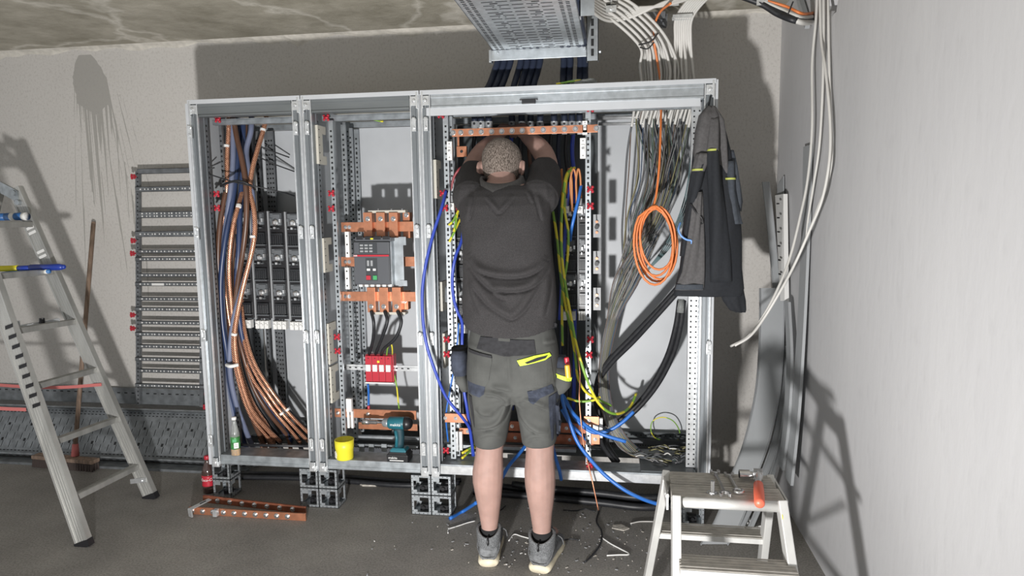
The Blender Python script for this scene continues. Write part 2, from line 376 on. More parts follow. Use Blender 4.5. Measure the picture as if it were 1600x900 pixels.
obj('ceiling', MB().box((-4.0,-4.2,CEIL),(WALLX+0.12,WALLY+0.1,CEIL+0.15)), ceil_mat(), kind='structure')
# fillet of pale filler between wall and ceiling
mb = MB(); pr = []
for i in range(90):
    x = -3.9+i*6.7/89; h = 0.022+0.010*math.sin(i*1.7)+0.007*math.sin(i*0.6+1)
    if i in (28,29,55): h += 0.04
    y0 = WALLY; pr.append([(x,y0,CEIL),(x,y0-0.03,CEIL),(x,y0-0.006,CEIL-h*0.6),(x,y0,CEIL-h)])
mb.loft(pr); obj('trim_1', mb, mat('pale_filler', (0.60,0.57,0.51), 0.95, 0, 0.1, 30), kind='structure')
def floor_mat():
    M, nt, b = nodes_of('dusty_screed', 0.9)
    tc = nn(nt,'ShaderNodeTexCoord')
    n1 = nn(nt,'ShaderNodeTexNoise', Scale=2.5, Detail=7.0, Roughness=0.6); nt.links.new(tc.outputs['Object'], n1.inputs[0])
    n2 = nn(nt,'ShaderNodeTexNoise', Scale=120.0, Detail=3.0); nt.links.new(tc.outputs['Object'], n2.inputs[0])
    c = mix(nt, ramp(nt, n1.outputs[0], 0.35, (0,0,0), 0.7, (1,1,1)).outputs[0], (0.225,0.215,0.20), (0.33,0.315,0.29))
    c = mix(nt, 1.0, c, ramp(nt, n2.outputs[0], 0.3, (0.7,0.7,0.7), 0.6, (1.08,1.08,1.08)).outputs[0], 'MULTIPLY')
    nt.links.new(c, b.inputs['Base Color'])
    bp = nn(nt,'ShaderNodeBump', Strength=0.2, Distance=0.004); nt.links.new(n2.outputs[0], bp.inputs['Height']); nt.links.new(bp.outputs[0], b.inputs['Normal'])
    return M
obj('floor', MB().box((-4.0,-4.2,-0.1),(WALLX+0.12,WALLY+0.1,0)), floor_mat(), kind='structure')
# ------------------------------------------------------------------ switchgear cabinets
XA, XB, XC, XD = 0.0, 0.5738, 1.1453, 2.4445
Z0, Z1, DP = 0.206, 2.006, 0.53
PANY = 0.50
def perf(mb, x0, x1, y, z0, z1, t=0.012, pitch=0.025, hole=0.009, rows=1, mi=0, hi=1):
    """an upright perforated strip, face towards -y, holes along it"""
    mb.box((x0,y,z0),(x1,y+t,z1),mi)
    n = int((z1-z0-0.02)/pitch)
    for r in range(rows):
        xc = x0+(x1-x0)*(r+0.5)/rows
        for k in range(n):
            z = z0+0.015+k*pitch
            h = hole*(1.7 if (rows == 1 and k%4 == 0) else 1.0)
            mb.box((xc-hole/2,y-0.0006,z-h/2),(xc+hole/2,y+0.0004,z+h/2),hi)
def perf_x(mb, x0, x1, y, zc, h=0.022, t=0.01, pitch=0.025, hole=0.008, mi=0, hi=1):
    mb.box((x0,y,zc-h/2),(x1,y+t,zc+h/2),mi)
    for k in range(int((x1-x0-0.02)/pitch)):
        x = x0+0.015+k*pitch; mb.box((x-hole/2,y-0.0006,zc-hole/2),(x+hole/2,y+0.0004,zc+hole/2),hi)
def perf_side(mb, x, y0, y1, z0, z1, sgn, t=0.004, pitch=0.025, hole=0.010, mi=0, hi=1):
    """perforated flange seen on its side face (normal sgn*x)"""
    mb.box((min(x,x-sgn*t),y0,z0),(max(x,x-sgn*t),y1,z1),mi); yc = (y0+y1)/2
    for k in range(int((z1-z0-0.02)/pitch)):
        z = z0+0.015+k*pitch; mb.box((x-0.0006,yc-hole/2,z-hole/2),(x+0.0006,yc+hole/2,z+hole/2),hi)
GALVP = mat('post_steel', (0.25,0.27,0.285), 0.42, 0.65, 0.12, 12, 0.05, 60, (1,1,0.12))
RAILD = mat('dark_rail_steel', (0.17,0.185,0.19), 0.45, 0.4, 0.15, 14, 0, 1, (0.15,1,1))
def front_post(parent, x0, side):
    """galvanised corner post 45 mm wide; side=-1 left post, +1 right post of its cabinet"""
    w = 0.044; mb = MB(); z0, z1 = Z0, Z1-0.012
    mb.box((x0,0.010,z0),(x0+w,0.048,z1),0)
    outer = x0 if side < 0 else x0+w-0.007
    inner = x0+w-0.006 if side < 0 else x0
    mb.box((outer,0,z0),(outer+0.007,0.012,z1),2); mb.box((inner,0.002,z0),(inner+0.005,0.012,z1),2)
    mb.box((x0+0.017,0.004,z0),(x0+0.024,0.012,z1),0)
    xi = x0+w if side < 0 else x0
    perf_side(mb, xi+(0.003 if side<0 else -0.003), 0.046, 0.075, z0+0.05, z1-0.06, 1 if side<0 else -1)
    o = obj('front_post', mb, [GALVP, HOLE, ZINC], parent, bevel=0.0012)
    return o
def hinge(parent, x, z, wide=0.020):
    mb = MB(); mb.lathe((x,0.001,z+0.012),[(0.012,0),(0.012,0.006),(0.008,0.009)],14,0,(0,-1,0))
    mb.box((x-wide/2,-0.006,z-0.040),(x+wide/2,0.004,z+0.010),0); mb.box((x-wide/2+0.004,-0.010,z-0.03),(x-wide/2+0.009,-0.004,z+0.022),0)
    mb.cyl((x,-0.006,z-0.024),(x,-0.012,z-0.024),0.006,10,0)
    return obj('hinge', mb, ZINC, parent, bevel=0.001)
def clip(parent, x, y, z):
    mb = MB(); mb.box((x-0.006,y-0.012,z-0.006),(x+0.016,y+0.004,z+0.006)); 
    for dz in (-1,1):
        mb.ball((x+0.014,y-0.006,z+dz*0.010),0.007); mb.ball((x-0.006,y-0.006,z+dz*0.009),0.006)
    return obj('red_clip', mb, RED, parent, smooth=True, label='red plastic clip')
def cabinet(x0, x1, label, left_sheet, right_sheet, strips, rail_m=None, strip_m=None):
    rail_m = rail_m or RAILD; strip_m = strip_m or GALV
    t = thing('switchgear_cabinet', (x0,0,Z0), label, 'cabinet')
    front_post(t, x0+0.004, -1); front_post(t, x1-0.048, 1)
    # rails across the front
    mb = MB(); mb.box((x0+0.05,0.006,Z1-0.075),(x1-0.05,0.05,Z1-0.012)); mb.box((x0+0.05,0.0,Z1-0.030),(x1-0.05,0.008,Z1-0.014)); mb.box((x0+0.05,0.0,Z1-0.075),(x1-0.05,0.008,Z1-0.066))
    obj('top_rail', mb, rail_m, t, bevel=0.001)
    mb = MB(); mb.box((x0+0.002,-0.008,Z1-0.016),(x1-0.002,0.0,Z1+0.004)); mb.box((x0+0.002,-0.006,Z1-0.010),(x1-0.002,0.11,Z1+0.004)); mb.box((x0+0.002,DP-0.06,Z1-0.010),(x1-0.002,DP,Z1+0.004))
    mb.box((x0+0.002,0.11,Z1-0.010),(x0+0.05,DP-0.06,Z1+0.004)); mb.box((x1-0.05,0.11,Z1-0.010),(x1-0.002,DP-0.06,Z1+0.004))
    obj('top_panel', mb, PAINT, t, bevel=0.001)
    for yy, zz in ((0.14,Z1-0.085),(DP-0.05,Z1-0.075)):
        mb = MB(); mb.box((x0+0.045,yy-0.014,zz-0.014),(x1-0.045,yy+0.014,zz+0.014)); mb.box((x0+0.045,yy-0.016,zz+0.004),(x1-0.045,yy-0.012,zz+0.008))
        obj('inner_top_rail', mb, GALVD, t)
    mb = MB(); mb.box((x0+0.05,0.004,Z0+0.002),(x1-0.05,0.125,Z0+0.052)); mb.box((x0+0.05,0.0,Z0+0.006),(x1-0.05,0.006,Z0+0.020))
    sill = obj('bottom_sill', mb, [GALVD], t, bevel=0.0015)
    if rail_m is GALV: obj('lit_sill_front', MB().box((x0+0.052,-0.001,Z0+0.006),(x1-0.052,0.0035,Z0+0.046)), ZINC, sill)  # bright sheet paints the light falling on this sill
    mb = MB(); perf_x(mb, x0+0.05, x1-0.05, DP-0.09, Z0+0.085, 0.03); obj('bottom_rail', mb, [DARKP, HOLE], t)
    obj('bottom_rail', MB().box((x0+0.045,0.30,Z0+0.01),(x1-0.045,0.33,Z0+0.05)), DARKP, t); obj('bottom_rail', MB().box((x0+0.045,DP-0.06,Z0),(x1-0.045,DP-0.02,Z0+0.06)), DARKP, t)
    # rear posts, back panel
    for xr in (x0+0.006, x1-0.046):
        mb = MB(); perf(mb, xr, xr+0.04, PANY-0.035, Z0+0.05, Z1-0.06, 0.03, rows=2, hole=0.007); obj('rear_post', mb, [GALV, HOLE], t)
    mb = MB(); mb.box((x0+0.05,PANY,Z0+0.04),(x1-0.05,PANY+0.004,Z1-0.09)); obj('back_panel', mb, PAINT, t, bevel=0.001)
    if left_sheet: obj('side_panel', MB().box((x0-0.012 if left_sheet is PAINT else x0-0.002,-0.002,Z0),(x0+0.003,DP,Z1-0.012)), left_sheet, t)
    if right_sheet: obj('side_panel', MB().box((x1-0.002,0.0,Z0),(x1+0.008,DP,Z1)), right_sheet, t)
    for (xs, y, w, rows) in strips:
        mb = MB(); perf(mb, xs-w/2, xs+w/2, y, Z0+0.06, Z1-0.10, 0.014, rows=rows); obj('perforated_strip', mb, [strip_m, HOLE], t)
    # roof plate edges seen from below
    obj('roof_insert', MB().box((x0+0.05,0.11,Z1-0.008),(x1-0.05,DP-0.06,Z1-0.001)), PAINT, t)
    obj('gland_plate', MB().box((x0+0.06,0.19,Z1-0.050),(x1-0.06,0.34,Z1-0.044)), BEIGE, t)
    # corner castings on top and feet below
    for xx, s in ((x0+0.026,-1),(x1-0.026,1)):
        mb = MB(); mb.ball((xx,0.0,Z1-0.040),0.011); mb.cyl((xx,0.004,Z1-0.04),(xx,-0.012,Z1-0.04),0.006,8); mb.box((xx-0.016,-0.004,Z1-0.062),(xx+0.016,0.004,Z1-0.020)); mb.box((xx+s*0.013-0.004,-0.010,Z1-0.075),(xx+s*0.013+0.004,0.0,Z1-0.004))
        obj('corner_bracket', mb, ZINC, t, bevel=0.001)
        mb = MB(); mb.box((xx-0.019,-0.005,Z0-0.012),(xx+0.019,0.05,Z0+0.016)); mb.box((xx-0.013,-0.012,Z0-0.006),(xx+0.013,-0.002,Z0+0.036)); mb.cyl((xx,-0.008,Z0+0.012),(xx,-0.018,Z0+0.012),0.008,10)
        obj('foot_bracket', mb, ZINC, t, bevel=0.0015)
    return t
def P2X(px, py, y): return B(px, py, y).x
A_str = [(P2X(350,300,0.15),0.15,0.016,1),(P2X(405,240,0.30),0.42,0.03,2),(P2X(436,560,0.44),0.44,0.035,2),(P2X(420,560,0.40),0.40,0.020,1)]
CABA = cabinet(XA, XB, 'leftmost narrow open switchgear cabinet full of thick blue and copper power cables', PAINT, None, A_str, None, RACK)  # darker strip steel puts the cabinet's inner shade into the colour
B_str = [(P2X(521,300,0.10),0.10,0.022,1),(P2X(538,260,0.26),0.26,0.022,1),(P2X(549,260,0.40),0.40,0.020,1),(P2X(558,260,0.46),0.46,0.022,1)]
CABB = cabinet(XB, XC, 'middle narrow open switchgear cabinet holding the grey circuit breaker and copper busbars', SIDE, None, B_str)
C_str = [(P2X(701,400,0.06),0.06,0.024,1),(P2X(919,400,0.06),0.06,0.024,1),(P2X(709,400,0.10),0.10,0.016,1)]
CABC = cabinet(XC, XD, 'wide open switchgear cabinet on the right in front of the worker', SIDE, PAINT, C_str, GALV)
# hinges
for z in (1.87, 1.385, 0.88, 0.34):
    hinge(CABA, XA+0.004, z, 0.024); hinge(CABA, XB-0.030, z); hinge(CABB, XB+0.026, z); hinge(CABB, XC-0.030, z); hinge(CABC, XC+0.026, z)
hinge(CABC, XD-0.01, 0.86, 0.024)
# red clips
for px, py in ((340,187),(338,303),(339,325)): p = B(px,py,0.09); clip(CABA, p.x, p.y, p.z)
for px, py in ((509,184),(517,302),(517,326),(526,526),(527,548)): p = B(px,py,0.09); clip(CABB, p.x, p.y, p.z)
for px, py in ((688,180),(691,302),(694,325),(697,530),(697,553),(921,170),(921,296),(921,322),(921,530),(919,554),(696,703),(920,725)): p = B(px,py,0.05); clip(CABC, p.x, p.y, p.z)
# beige barrier combs on the side walls
def comb(parent, px, py0, py1, x):
    a, b = X(px,py0,x+0.01), X(px,py1,x+0.01); y = a.y; mb = MB()
    mb.box((x+0.004,y-0.02,b.z),(x+0.016,y+0.03,a.z)); h = (a.z-b.z)
    mb.box((x+0.004,y+0.03,a.z-h*0.2),(x+0.016,y+0.07,a.z)); mb.box((x+0.004,y+0.03,b.z),(x+0.016,y+0.07,b.z+h*0.22))
    for k in range(5): mb.box((x+0.016,y-0.012,b.z+h*(k+0.4)/5),(x+0.0165,y-0.002,b.z+h*(k+0.5)/5),1)
    obj('barrier_strip', mb, [BEIGE, HOLE], parent, label='beige ribbed barrier strip')
for a, b in ((196,256),(372,426),(505,570),(572,630)): comb(CABB, 497+(a-196)*0.055, a, b, XB+0.044)
for a, b in ((250,310),(440,486),(520,575)): comb(CABC, 681+(a-250)*0.05, a, b, XC+0.044)
# light trunking stubs and crosswise rails
mb = MB(); a, b = B(532,573,0.22), B(656,573,0.22); mb.box((a.x,0.215,a.z-0.014),(b.x,0.225,a.z+0.014)); mb.box((a.x,0.21,a.z-0.004),(b.x,0.216,a.z+0.004))
for k in range(12): xx = a.x+0.02+k*0.031; mb.box((xx,0.2092,a.z-0.003),(xx+0.012,0.2104,a.z+0.003),1)
obj('din_rail', mb, [ZINC, HOLE], CABB)
mb = MB(); mb.bar(B(480,575,0.12), B(530,555,0.30), 0.03, 0.004); obj('side_brace', mb, GREYPVC, CABB)
# wide cabinet: dark backing plate, top crossrails, lamp unit, gland rails, right perforated posts
mb = MB(); mb.box((XC+0.06,PANY-0.02,Z0+0.06),(P2X(933,400,PANY-0.02),PANY-0.006,Z1-0.10)); obj('dark_backing_plate', mb, DARKP, CABC)  # added dark sheet, colours in the depth shade and the devices there
a, b = B(690,172,0.07), B(922,168,0.07)
mb = MB(); mb.box((a.x,0.06,a.z-0.016),(b.x,0.085,a.z+0.010)); mb.box((a.x,0.056,a.z+0.004),(b.x,0.060,a.z+0.009)); obj('cross_rail', mb, GALV, CABC, bevel=0.001)
mb = MB(); a, b = B(665,152,0.01), B(1095,132,0.01); mb.box((a.x,0.004,Z1-0.108),(b.x,0.02,Z1-0.072)); obj('cover_strip', mb, PAINT, CABC, bevel=0.001)
mb = MB(); c = B(826,158,-0.005); mb.box((c.x-0.030,-0.012,c.z-0.012),(c.x+0.030,0.01,c.z+0.010)); mb.box((c.x-0.040,-0.010,c.z+0.004),(c.x+0.040,0.01,c.z+0.010)); obj('latch_block', mb, BLACK, CABC, bevel=0.002)
mb = MB(); a, b = B(930,162,0.12), B(1090,158,0.12); perf_x(mb, a.x, b.x, 0.12, a.z, 0.05, 0.012, 0.026, 0.009); perf_x(mb, a.x, b.x, 0.118, a.z-0.014, 0.012, 0.002, 0.026, 0.004); obj('gland_rail', mb, [GALV, HOLE], CABC)
mb = MB(); a, b = B(935,184,0.40), B(1085,182,0.40); mb.tube([a,b],0.010,8); mb.tube([a-Vector((0,0,0.03)),b-Vector((0,0,0.03))],0.008,8); obj('support_tube', mb, ZINC, CABC, smooth=True)
mb = MB(); xr = P2X(1083,500,0.10); perf(mb, xr-0.024, xr+0.022, 0.08, Z0+0.06, Z1-0.08, 0.02, 0.024, 0.007, rows=2); obj('mounting_post', mb, [ZINC, HOLE], CABC)
mb = MB(); a, b = B(680,695,0.20), B(900,690,0.20); mb.box((a.x,0.19,a.z-0.008),(b.x,0.22,a.z+0.008))
for k in range(6): xx = a.x+0.05+k*0.11; mb.box((xx,0.16,a.z-0.05),(xx+0.05,0.165,a.z-0.02))
obj('base_crossbar', mb, GALV, CABC)
# perforated trunking at the bottom rear
for cab, pa, pb, yy in ((CABC,(1085,690),(945,690),0.42),(CABB,(655,695),(545,695),0.40)):
    a, b = B(pb[0],pb[1],yy), B(pa[0],pa[1],yy); mb = MB(); perf_x(mb, a.x, b.x, yy, a.z-0.012, 0.055, 0.03, 0.013, 0.006); obj('wiring_duct', mb, [GREYD, HOLE], cab)
mb = MB(); a, b = B(545,682,0.25), B(655,690,0.25); mb.box((a.x,0.25,a.z-0.006),(b.x,0.27,a.z+0.006)); mb.box((a.x,0.22,a.z-0.04),(b.x,0.235,a.z-0.03)); 
for px in (565,580,600): c = B(px,700,0.2); mb.box((c.x-0.014,0.2,c.z-0.02),(c.x+0.014,0.205,c.z+0.02))
obj('base_crossbar', mb, GALV, CABB)
# insulator posts and white holders on the wide cabinet's frame
def holder(px, py, w, h, y=0.045):
    c = B(px,py,y); mb = MB(); mb.box((c.x-w/2,y-0.010,c.z-h/2),(c.x+w/2,y+0.01,c.z+h/2),0); mb.box((c.x-w*0.3,y-0.016,c.z-h*0.18),(c.x+w*0.3,y-0.009,c.z+h*0.18),0)
    mb.cyl((c.x,y-0.015,c.z),(c.x,y-0.020,c.z),w*0.22,10,1); 
    for s in (-1,1): mb.cyl((c.x,y-0.009,c.z+s*h*0.36),(c.x,y-0.013,c.z+s*h*0.36),w*0.15,8,1)
    obj('busbar_holder', mb, [WHITEP, STEEL], CABC, bevel=0.001)
for px, py, w, h in ((703,236,0.024,0.085),(911,232,0.026,0.09),(914,200,0.022,0.06)): holder(px, py, w, h)
def side_bracket(px, py):
    c = B(px,py,0.07); mb = MB(); mb.box((c.x-0.026,0.065,c.z-0.052),(c.x+0.008,0.070,c.z+0.052),0)
    mb.cyl((c.x-0.010,0.065,c.z-0.005),(c.x-0.010,0.045,c.z-0.005),0.010,12,1)
    for s in (-1,1): mb.cyl((c.x-0.010,0.065,c.z-0.005+s*0.024),(c.x-0.010,0.056,c.z-0.005+s*0.024),0.006,8,2)
    mb.tube([(c.x-0.010,0.06,c.z+0.018),(c.x-0.012,0.06,c.z+0.05)],0.002,6,1)
    obj('support_bracket', mb, [MIDG, BLACK, COPPER], CABC)
for py in (353,410,467): side_bracket(936, py)
# light slotted brackets whose shadows fall on the back panel
for py in (318,330,390,402,448,460): pass

# ------------------------------------------------------------------ blocks under the cabinets: square metal boxes
def junction_box(x0, y0, z0, label, s=0.100, group=None):
    t = thing('junction_box', (x0+s/2,y0+s/2,z0), label, 'junction box', group)
    th = 0.0025
    def frame(axis, sgn):
        mb = MB(); u = 0.013
        def bx(a0,b0,a1,b1):
            if axis == 'y':
                y = y0 if sgn < 0 else y0+s-th; mb.box((x0+a0,y,z0+b0),(x0+a1,y+th,z0+b1))
            else:
                x = x0 if sgn < 0 else x0+s-th; mb.box((x,y0+a0,z0+b0),(x+th,y0+a1,z0+b1))
        bx(0,0,s,u); bx(0,s-u,s,s); bx(0,u,u,s-u); bx(s-u,u,s,s-u); bx(u,s*0.70,s*0.42,s-u); bx(u,u,s*0.30,u+0.012)
        for k in range(4):
            q = 0.018+k*0.021
            for (aa,bb) in ((q,u/2),(q,s-u/2),(u/2,q),(s-u/2,q)):
                e = 0.0021
                if axis == 'y':
                    y = y0-0.0004 if sgn < 0 else y0+s-th; mb.box((x0+aa-e,y,z0+bb-e),(x0+aa+e,y+th+0.0004,z0+bb+e),1)
                else:
                    x = x0 if sgn < 0 else x0+s-th+0.0004; mb.box((x,y0+aa-e,z0+bb-e),(x+th,y0+aa+e,z0+bb+e),1)
        return mb
    obj('front_frame', frame('y',-1), [GALV, HOLE], t); obj('back_frame', frame('y',1), [GALV, HOLE], t)
    obj('side_frame', frame('x',-1), [GALV, HOLE], t); obj('side_frame', frame('x',1), [GALV, HOLE], t)
    obj('bottom_plate', MB().box((x0,y0,z0),(x0+s,y0+s,z0+th)), GALVD, t); obj('top_plate', MB().box((x0,y0,z0+s-th),(x0+s,y0+s,z0+s)), GALVD, t)
    mb = MB(); mb.box((x0+0.03,y0+0.045,z0+th),(x0+0.07,y0+0.075,z0+0.03)); mb.cyl((x0+0.05,y0+0.045,z0+0.02),(x0+0.05,y0+0.03,z0+0.02),0.009,10)
    mb.cyl((x0+s-u_,y0+0.03,z0+0.04),(x0+s-u_,y0+0.02,z0+0.04),0.004,8); obj('terminal', mb, [BLACK], t)
u_ = 0.02
S = 0.1; zt = 0.1005
g = [((-0.042,0.062),('',),1,'the single stack beside the cola bottle'),
     ((0.463,0.015),('left ','right '),2,'the block under the first cabinet joint'),
     ((1.046,0.0),('left ','right '),2,'the block under the second cabinet joint'),
     ((2.335,0.03),('',),1,'the stack behind the stepladder')]
for (x0,y0), cols, n, where in g:
    if n == 1: x0 += 0.0
    for c in range(n):
        for r in range(2):
            nm = ('upper ' if r else 'lower ')+cols[c]
            junction_box(x0+c*zt, y0, r*zt, 'galvanised open junction box, %sbox of %s' % (nm, where))
# ------------------------------------------------------------------ fuse bases (in-line) : tall dark strips in a row
FB1 = mat('fuse_black', (0.022,0.024,0.027), 0.3)
FB2 = mat('fuse_grey', (0.13,0.14,0.15), 0.35)
def fuse_strip(cpx, top, bot, y, w, label, group, lean=0):
    a, b = B(cpx,top,y), B(cpx+lean,bot,y); H = a.z-b.z; x = a.x
    t = thing('fuse_strip', (x,y,b.z), label, 'fuse strip', group)
    mb = MB(); mb.box((x-w*0.46,y+0.012,b.z+0.05),(x+w*0.46,y+0.05,a.z),0); mb.box((x-w*0.5,y+0.002,b.z+0.03),(x-w*0.40,y+0.05,a.z+0.004),1)
    obj('body', mb, [BLACK, MIDG], t, bevel=0.001)
    n = 3; h = (H-0.06)/n
    for k in range(n):
        zc = a.z-h*(k+0.5); mb = MB()
        mb.box((x-w*0.28,y-0.004,zc-h*0.40),(x+w*0.40,y+0.014,zc-h*0.10),0)
        for q in range(5): mb.box((x-w*0.24+q*w*0.13,y-0.012,zc-h*0.42),(x-w*0.19+q*w*0.13,y-0.003,zc-h*0.16),0)
        mb.box((x-w*0.30,y+0.0,zc+h*0.12),(x+w*0.36,y+0.014,zc+h*0.46),2)
        mb.box((x-w*0.10,y-0.008,zc+h*0.33),(x+w*0.34,y+0.004,zc+h*0.43),2)
        mb.lathe((x+w*0.05,y+0.001,zc+h*0.20),[(w*0.17,0),(w*0.17,0.012),(w*0.10,0.014)],12,1,(0,-1,0))
        mb.box((x-w*0.02,y-0.018,zc+h*0.16),(x+w*0.14,y-0.012,zc+h*0.24),3)
        for q in range(3): mb.box((x-w*0.30+q*w*0.22,y-0.010,zc+h*0.02),(x-w*0.18+q*w*0.22,y+0.002,zc+h*(0.05+0.03*(q%2))),3 if q%2 else 2)
        mb.box((x-w*0.34,y-0.006,zc-h*0.46),(x+w*0.42,y+0.012,zc-h*0.43),2); mb.box((x+w*0.28,y-0.010,zc+h*0.20),(x+w*0.38,y+0.004,zc+h*0.30),3); mb.box((x-w*0.30,y-0.006,zc+h*0.24),(x-w*0.16,y+0.004,zc+h*0.32),2)
        obj('fuse_base', mb, [FB1, STEEL, FB2, ZINC], t)
    mb = MB()
    for s in (-1,0,1):
        mb.box((x+s*w*0.28-w*0.11,y-0.012,b.z),(x+s*w*0.28+w*0.11,y+0.02,b.z+0.042),0); mb.cyl((x+s*w*0.28,y-0.012,b.z+0.020),(x+s*w*0.28,y-0.019,b.z+0.020),w*0.09,10,0)
        mb.ball((x+s*w*0.28,y-0.012,b.z+0.036),w*0.08)
    obj('terminal_row', mb, [WHITEP, ZINC], t)
    return t
ws = 0.088
pos = ['leftmost in the left cabinet, half behind the cables', 'second from the left in the left cabinet', 'third from the left in the left cabinet', 'rightmost in the left cabinet, beside the door post']
for i, cx in enumerate((373,401,429,456)):
    fuse_strip(cx, 329+i, 512+i, 0.20, 27.5*MPP(B(cx,400,.2)), 'tall dark fuse strip, '+pos[i], 'fuse strips in the left cabinet', 7)
fuse_strip(717, 312, 520, 0.17, 0.075, 'tall dark fuse strip left of the worker in the wide cabinet', 'fuse strips in the wide cabinet')
fuse_strip(889, 318, 500, 0.17, 0.075, 'tall dark fuse strip just right of the worker behind the yellow-green wires', 'fuse strips in the wide cabinet')
fuse_strip(909, 316, 500, 0.10, 0.040, 'narrow tall dark fuse strip beside the right perforated post of the wide cabinet', 'fuse strips in the wide cabinet')

# ------------------------------------------------------------------ breaker and busbars in the middle cabinet
YB = 0.13
def busbar_x(px0, px1, py, y, h, label, bolts=(), th=0.010, M=COPPER, slope=0, sub=None, hide=None):
    a, b = B(px0,py,y), B(px1,py+slope,y); x0, x1 = a.x, b.x; z = (a.z+b.z)/2
    mb = MB().box((x0,y,z-h/2),(x1,y+th,z+h/2)); o = obj('busbar', mb, M, bevel=0.0012); tag(o, label, 'busbar', 'copper busbars')
    for px in bolts:
        c = B(px,py,y); mb = MB(); mb.lathe((c.x,y,z),[(0.011,0),(0.011,0.002),(0.0075,0.002),(0.0075,0.007),(0.005,0.009)],6,0,(0,-1,0)); obj('bolt', mb, STEEL, o)
    return o
xe = XC-0.052
def hbar(py, nm):
    a = B(533,py,YB+0.03); mb = MB().box((a.x,YB+0.03,a.z-0.024),(xe,YB+0.040,a.z+0.024)); o = obj('busbar', mb, COPPER, bevel=0.001)
    tag(o, '%s flat copper busbar crossing behind the circuit breaker' % nm, 'busbar', 'horizontal busbars in the middle cabinet')
    for px in (540,546): 
        c = B(px,py,YB+0.03); m2 = MB(); m2.lathe((c.x,YB+0.03,c.z),[(0.010,0),(0.010,0.003),(0.006,0.003),(0.006,0.009)],6,0,(0,-1,0)); obj('bolt', m2, STEEL, o)
hbar(355,'upper'); hbar(409,'middle'); hbar(463,'lower')
def vbar(px0, px1, py0, py1, y, lab, bolt_py, th=0.045, mk=True, back=0.0):
    a, b = B(px0,py0,y), B(px1,py1,y); mb = MB().box((a.x,y,b.z),(b.x,y+th,a.z)); 
    o = obj('busbar_link', mb, COPPER, bevel=0.0012); tag(o, lab, 'busbar', 'upright copper links of the breaker')
    c = B((px0+px1)/2,bolt_py,y); m2 = MB(); m2.lathe((c.x,y,c.z),[(0.012,0),(0.012,0.003),(0.0085,0.003),(0.0085,0.008),(0.006,0.010)],12,0,(0,-1,0)); obj('bolt', m2, STEEL, o)
    return o
nm = ('left','middle','right')
for i, (p0,p1) in enumerate(((567,582),(587,602),(607,622))): vbar(p0,p1,332,374,YB,'%s upright copper link above the circuit breaker' % nm[i], 342)
for i, (p0,p1) in enumerate(((573,587),(592,607),(612,627))): vbar(p0,p1,449,488,YB,'%s upright copper link below the circuit breaker' % nm[i], 479)
o = vbar(629,641,332,372,YB+0.05,'set-back copper link right of the three above the breaker', 336)
o = vbar(627,638,455,484,YB+0.05,'set-back copper link right of the three below the breaker', 470)
mb = MB(); a, b = B(576,331,YB+0.02), B(634,328,YB+0.02); mb.box((a.x,YB+0.012,a.z-0.006),(b.x,YB+0.05,a.z+0.006),0)
for px in (590,611,628): c = B(px,329,YB+0.02); mb.cyl((c.x,YB+0.03,a.z+0.005),(c.x,YB+0.03,a.z+0.013),0.006,8,1)
tag(obj('busbar_support', mb, [BEIGE, STEEL]), 'pale insulating strip on top of the upright copper links', 'busbar support')
mb = MB(); a, b = B(580,489,YB+0.02), B(634,488,YB+0.02); mb.box((a.x,YB+0.012,a.z-0.006),(b.x,YB+0.06,a.z+0.006))
tag(obj('busbar_support', mb, BEIGE), 'pale insulating strip under the lower copper links', 'busbar support')
for py0, py1, w in ((362,402,'above'),(418,452,'below')):
    a, b = B(539,py0,YB), B(547,py1,YB); mb = MB(); mb.box((a.x,YB-0.005,b.z),(b.x,YB+0.02,a.z),0)
    for k in range(3): zc = b.z+(a.z-b.z)*(k+0.5)/3; mb.cyl(((a.x+b.x)/2,YB-0.005,zc),((a.x+b.x)/2,YB-0.008,zc),0.004,8,1)
    tag(obj('busbar_clamp', mb, [WHITEP, HOLE], bevel=0.001), 'white busbar clamp %s the middle copper busbar' % w, 'clamp')
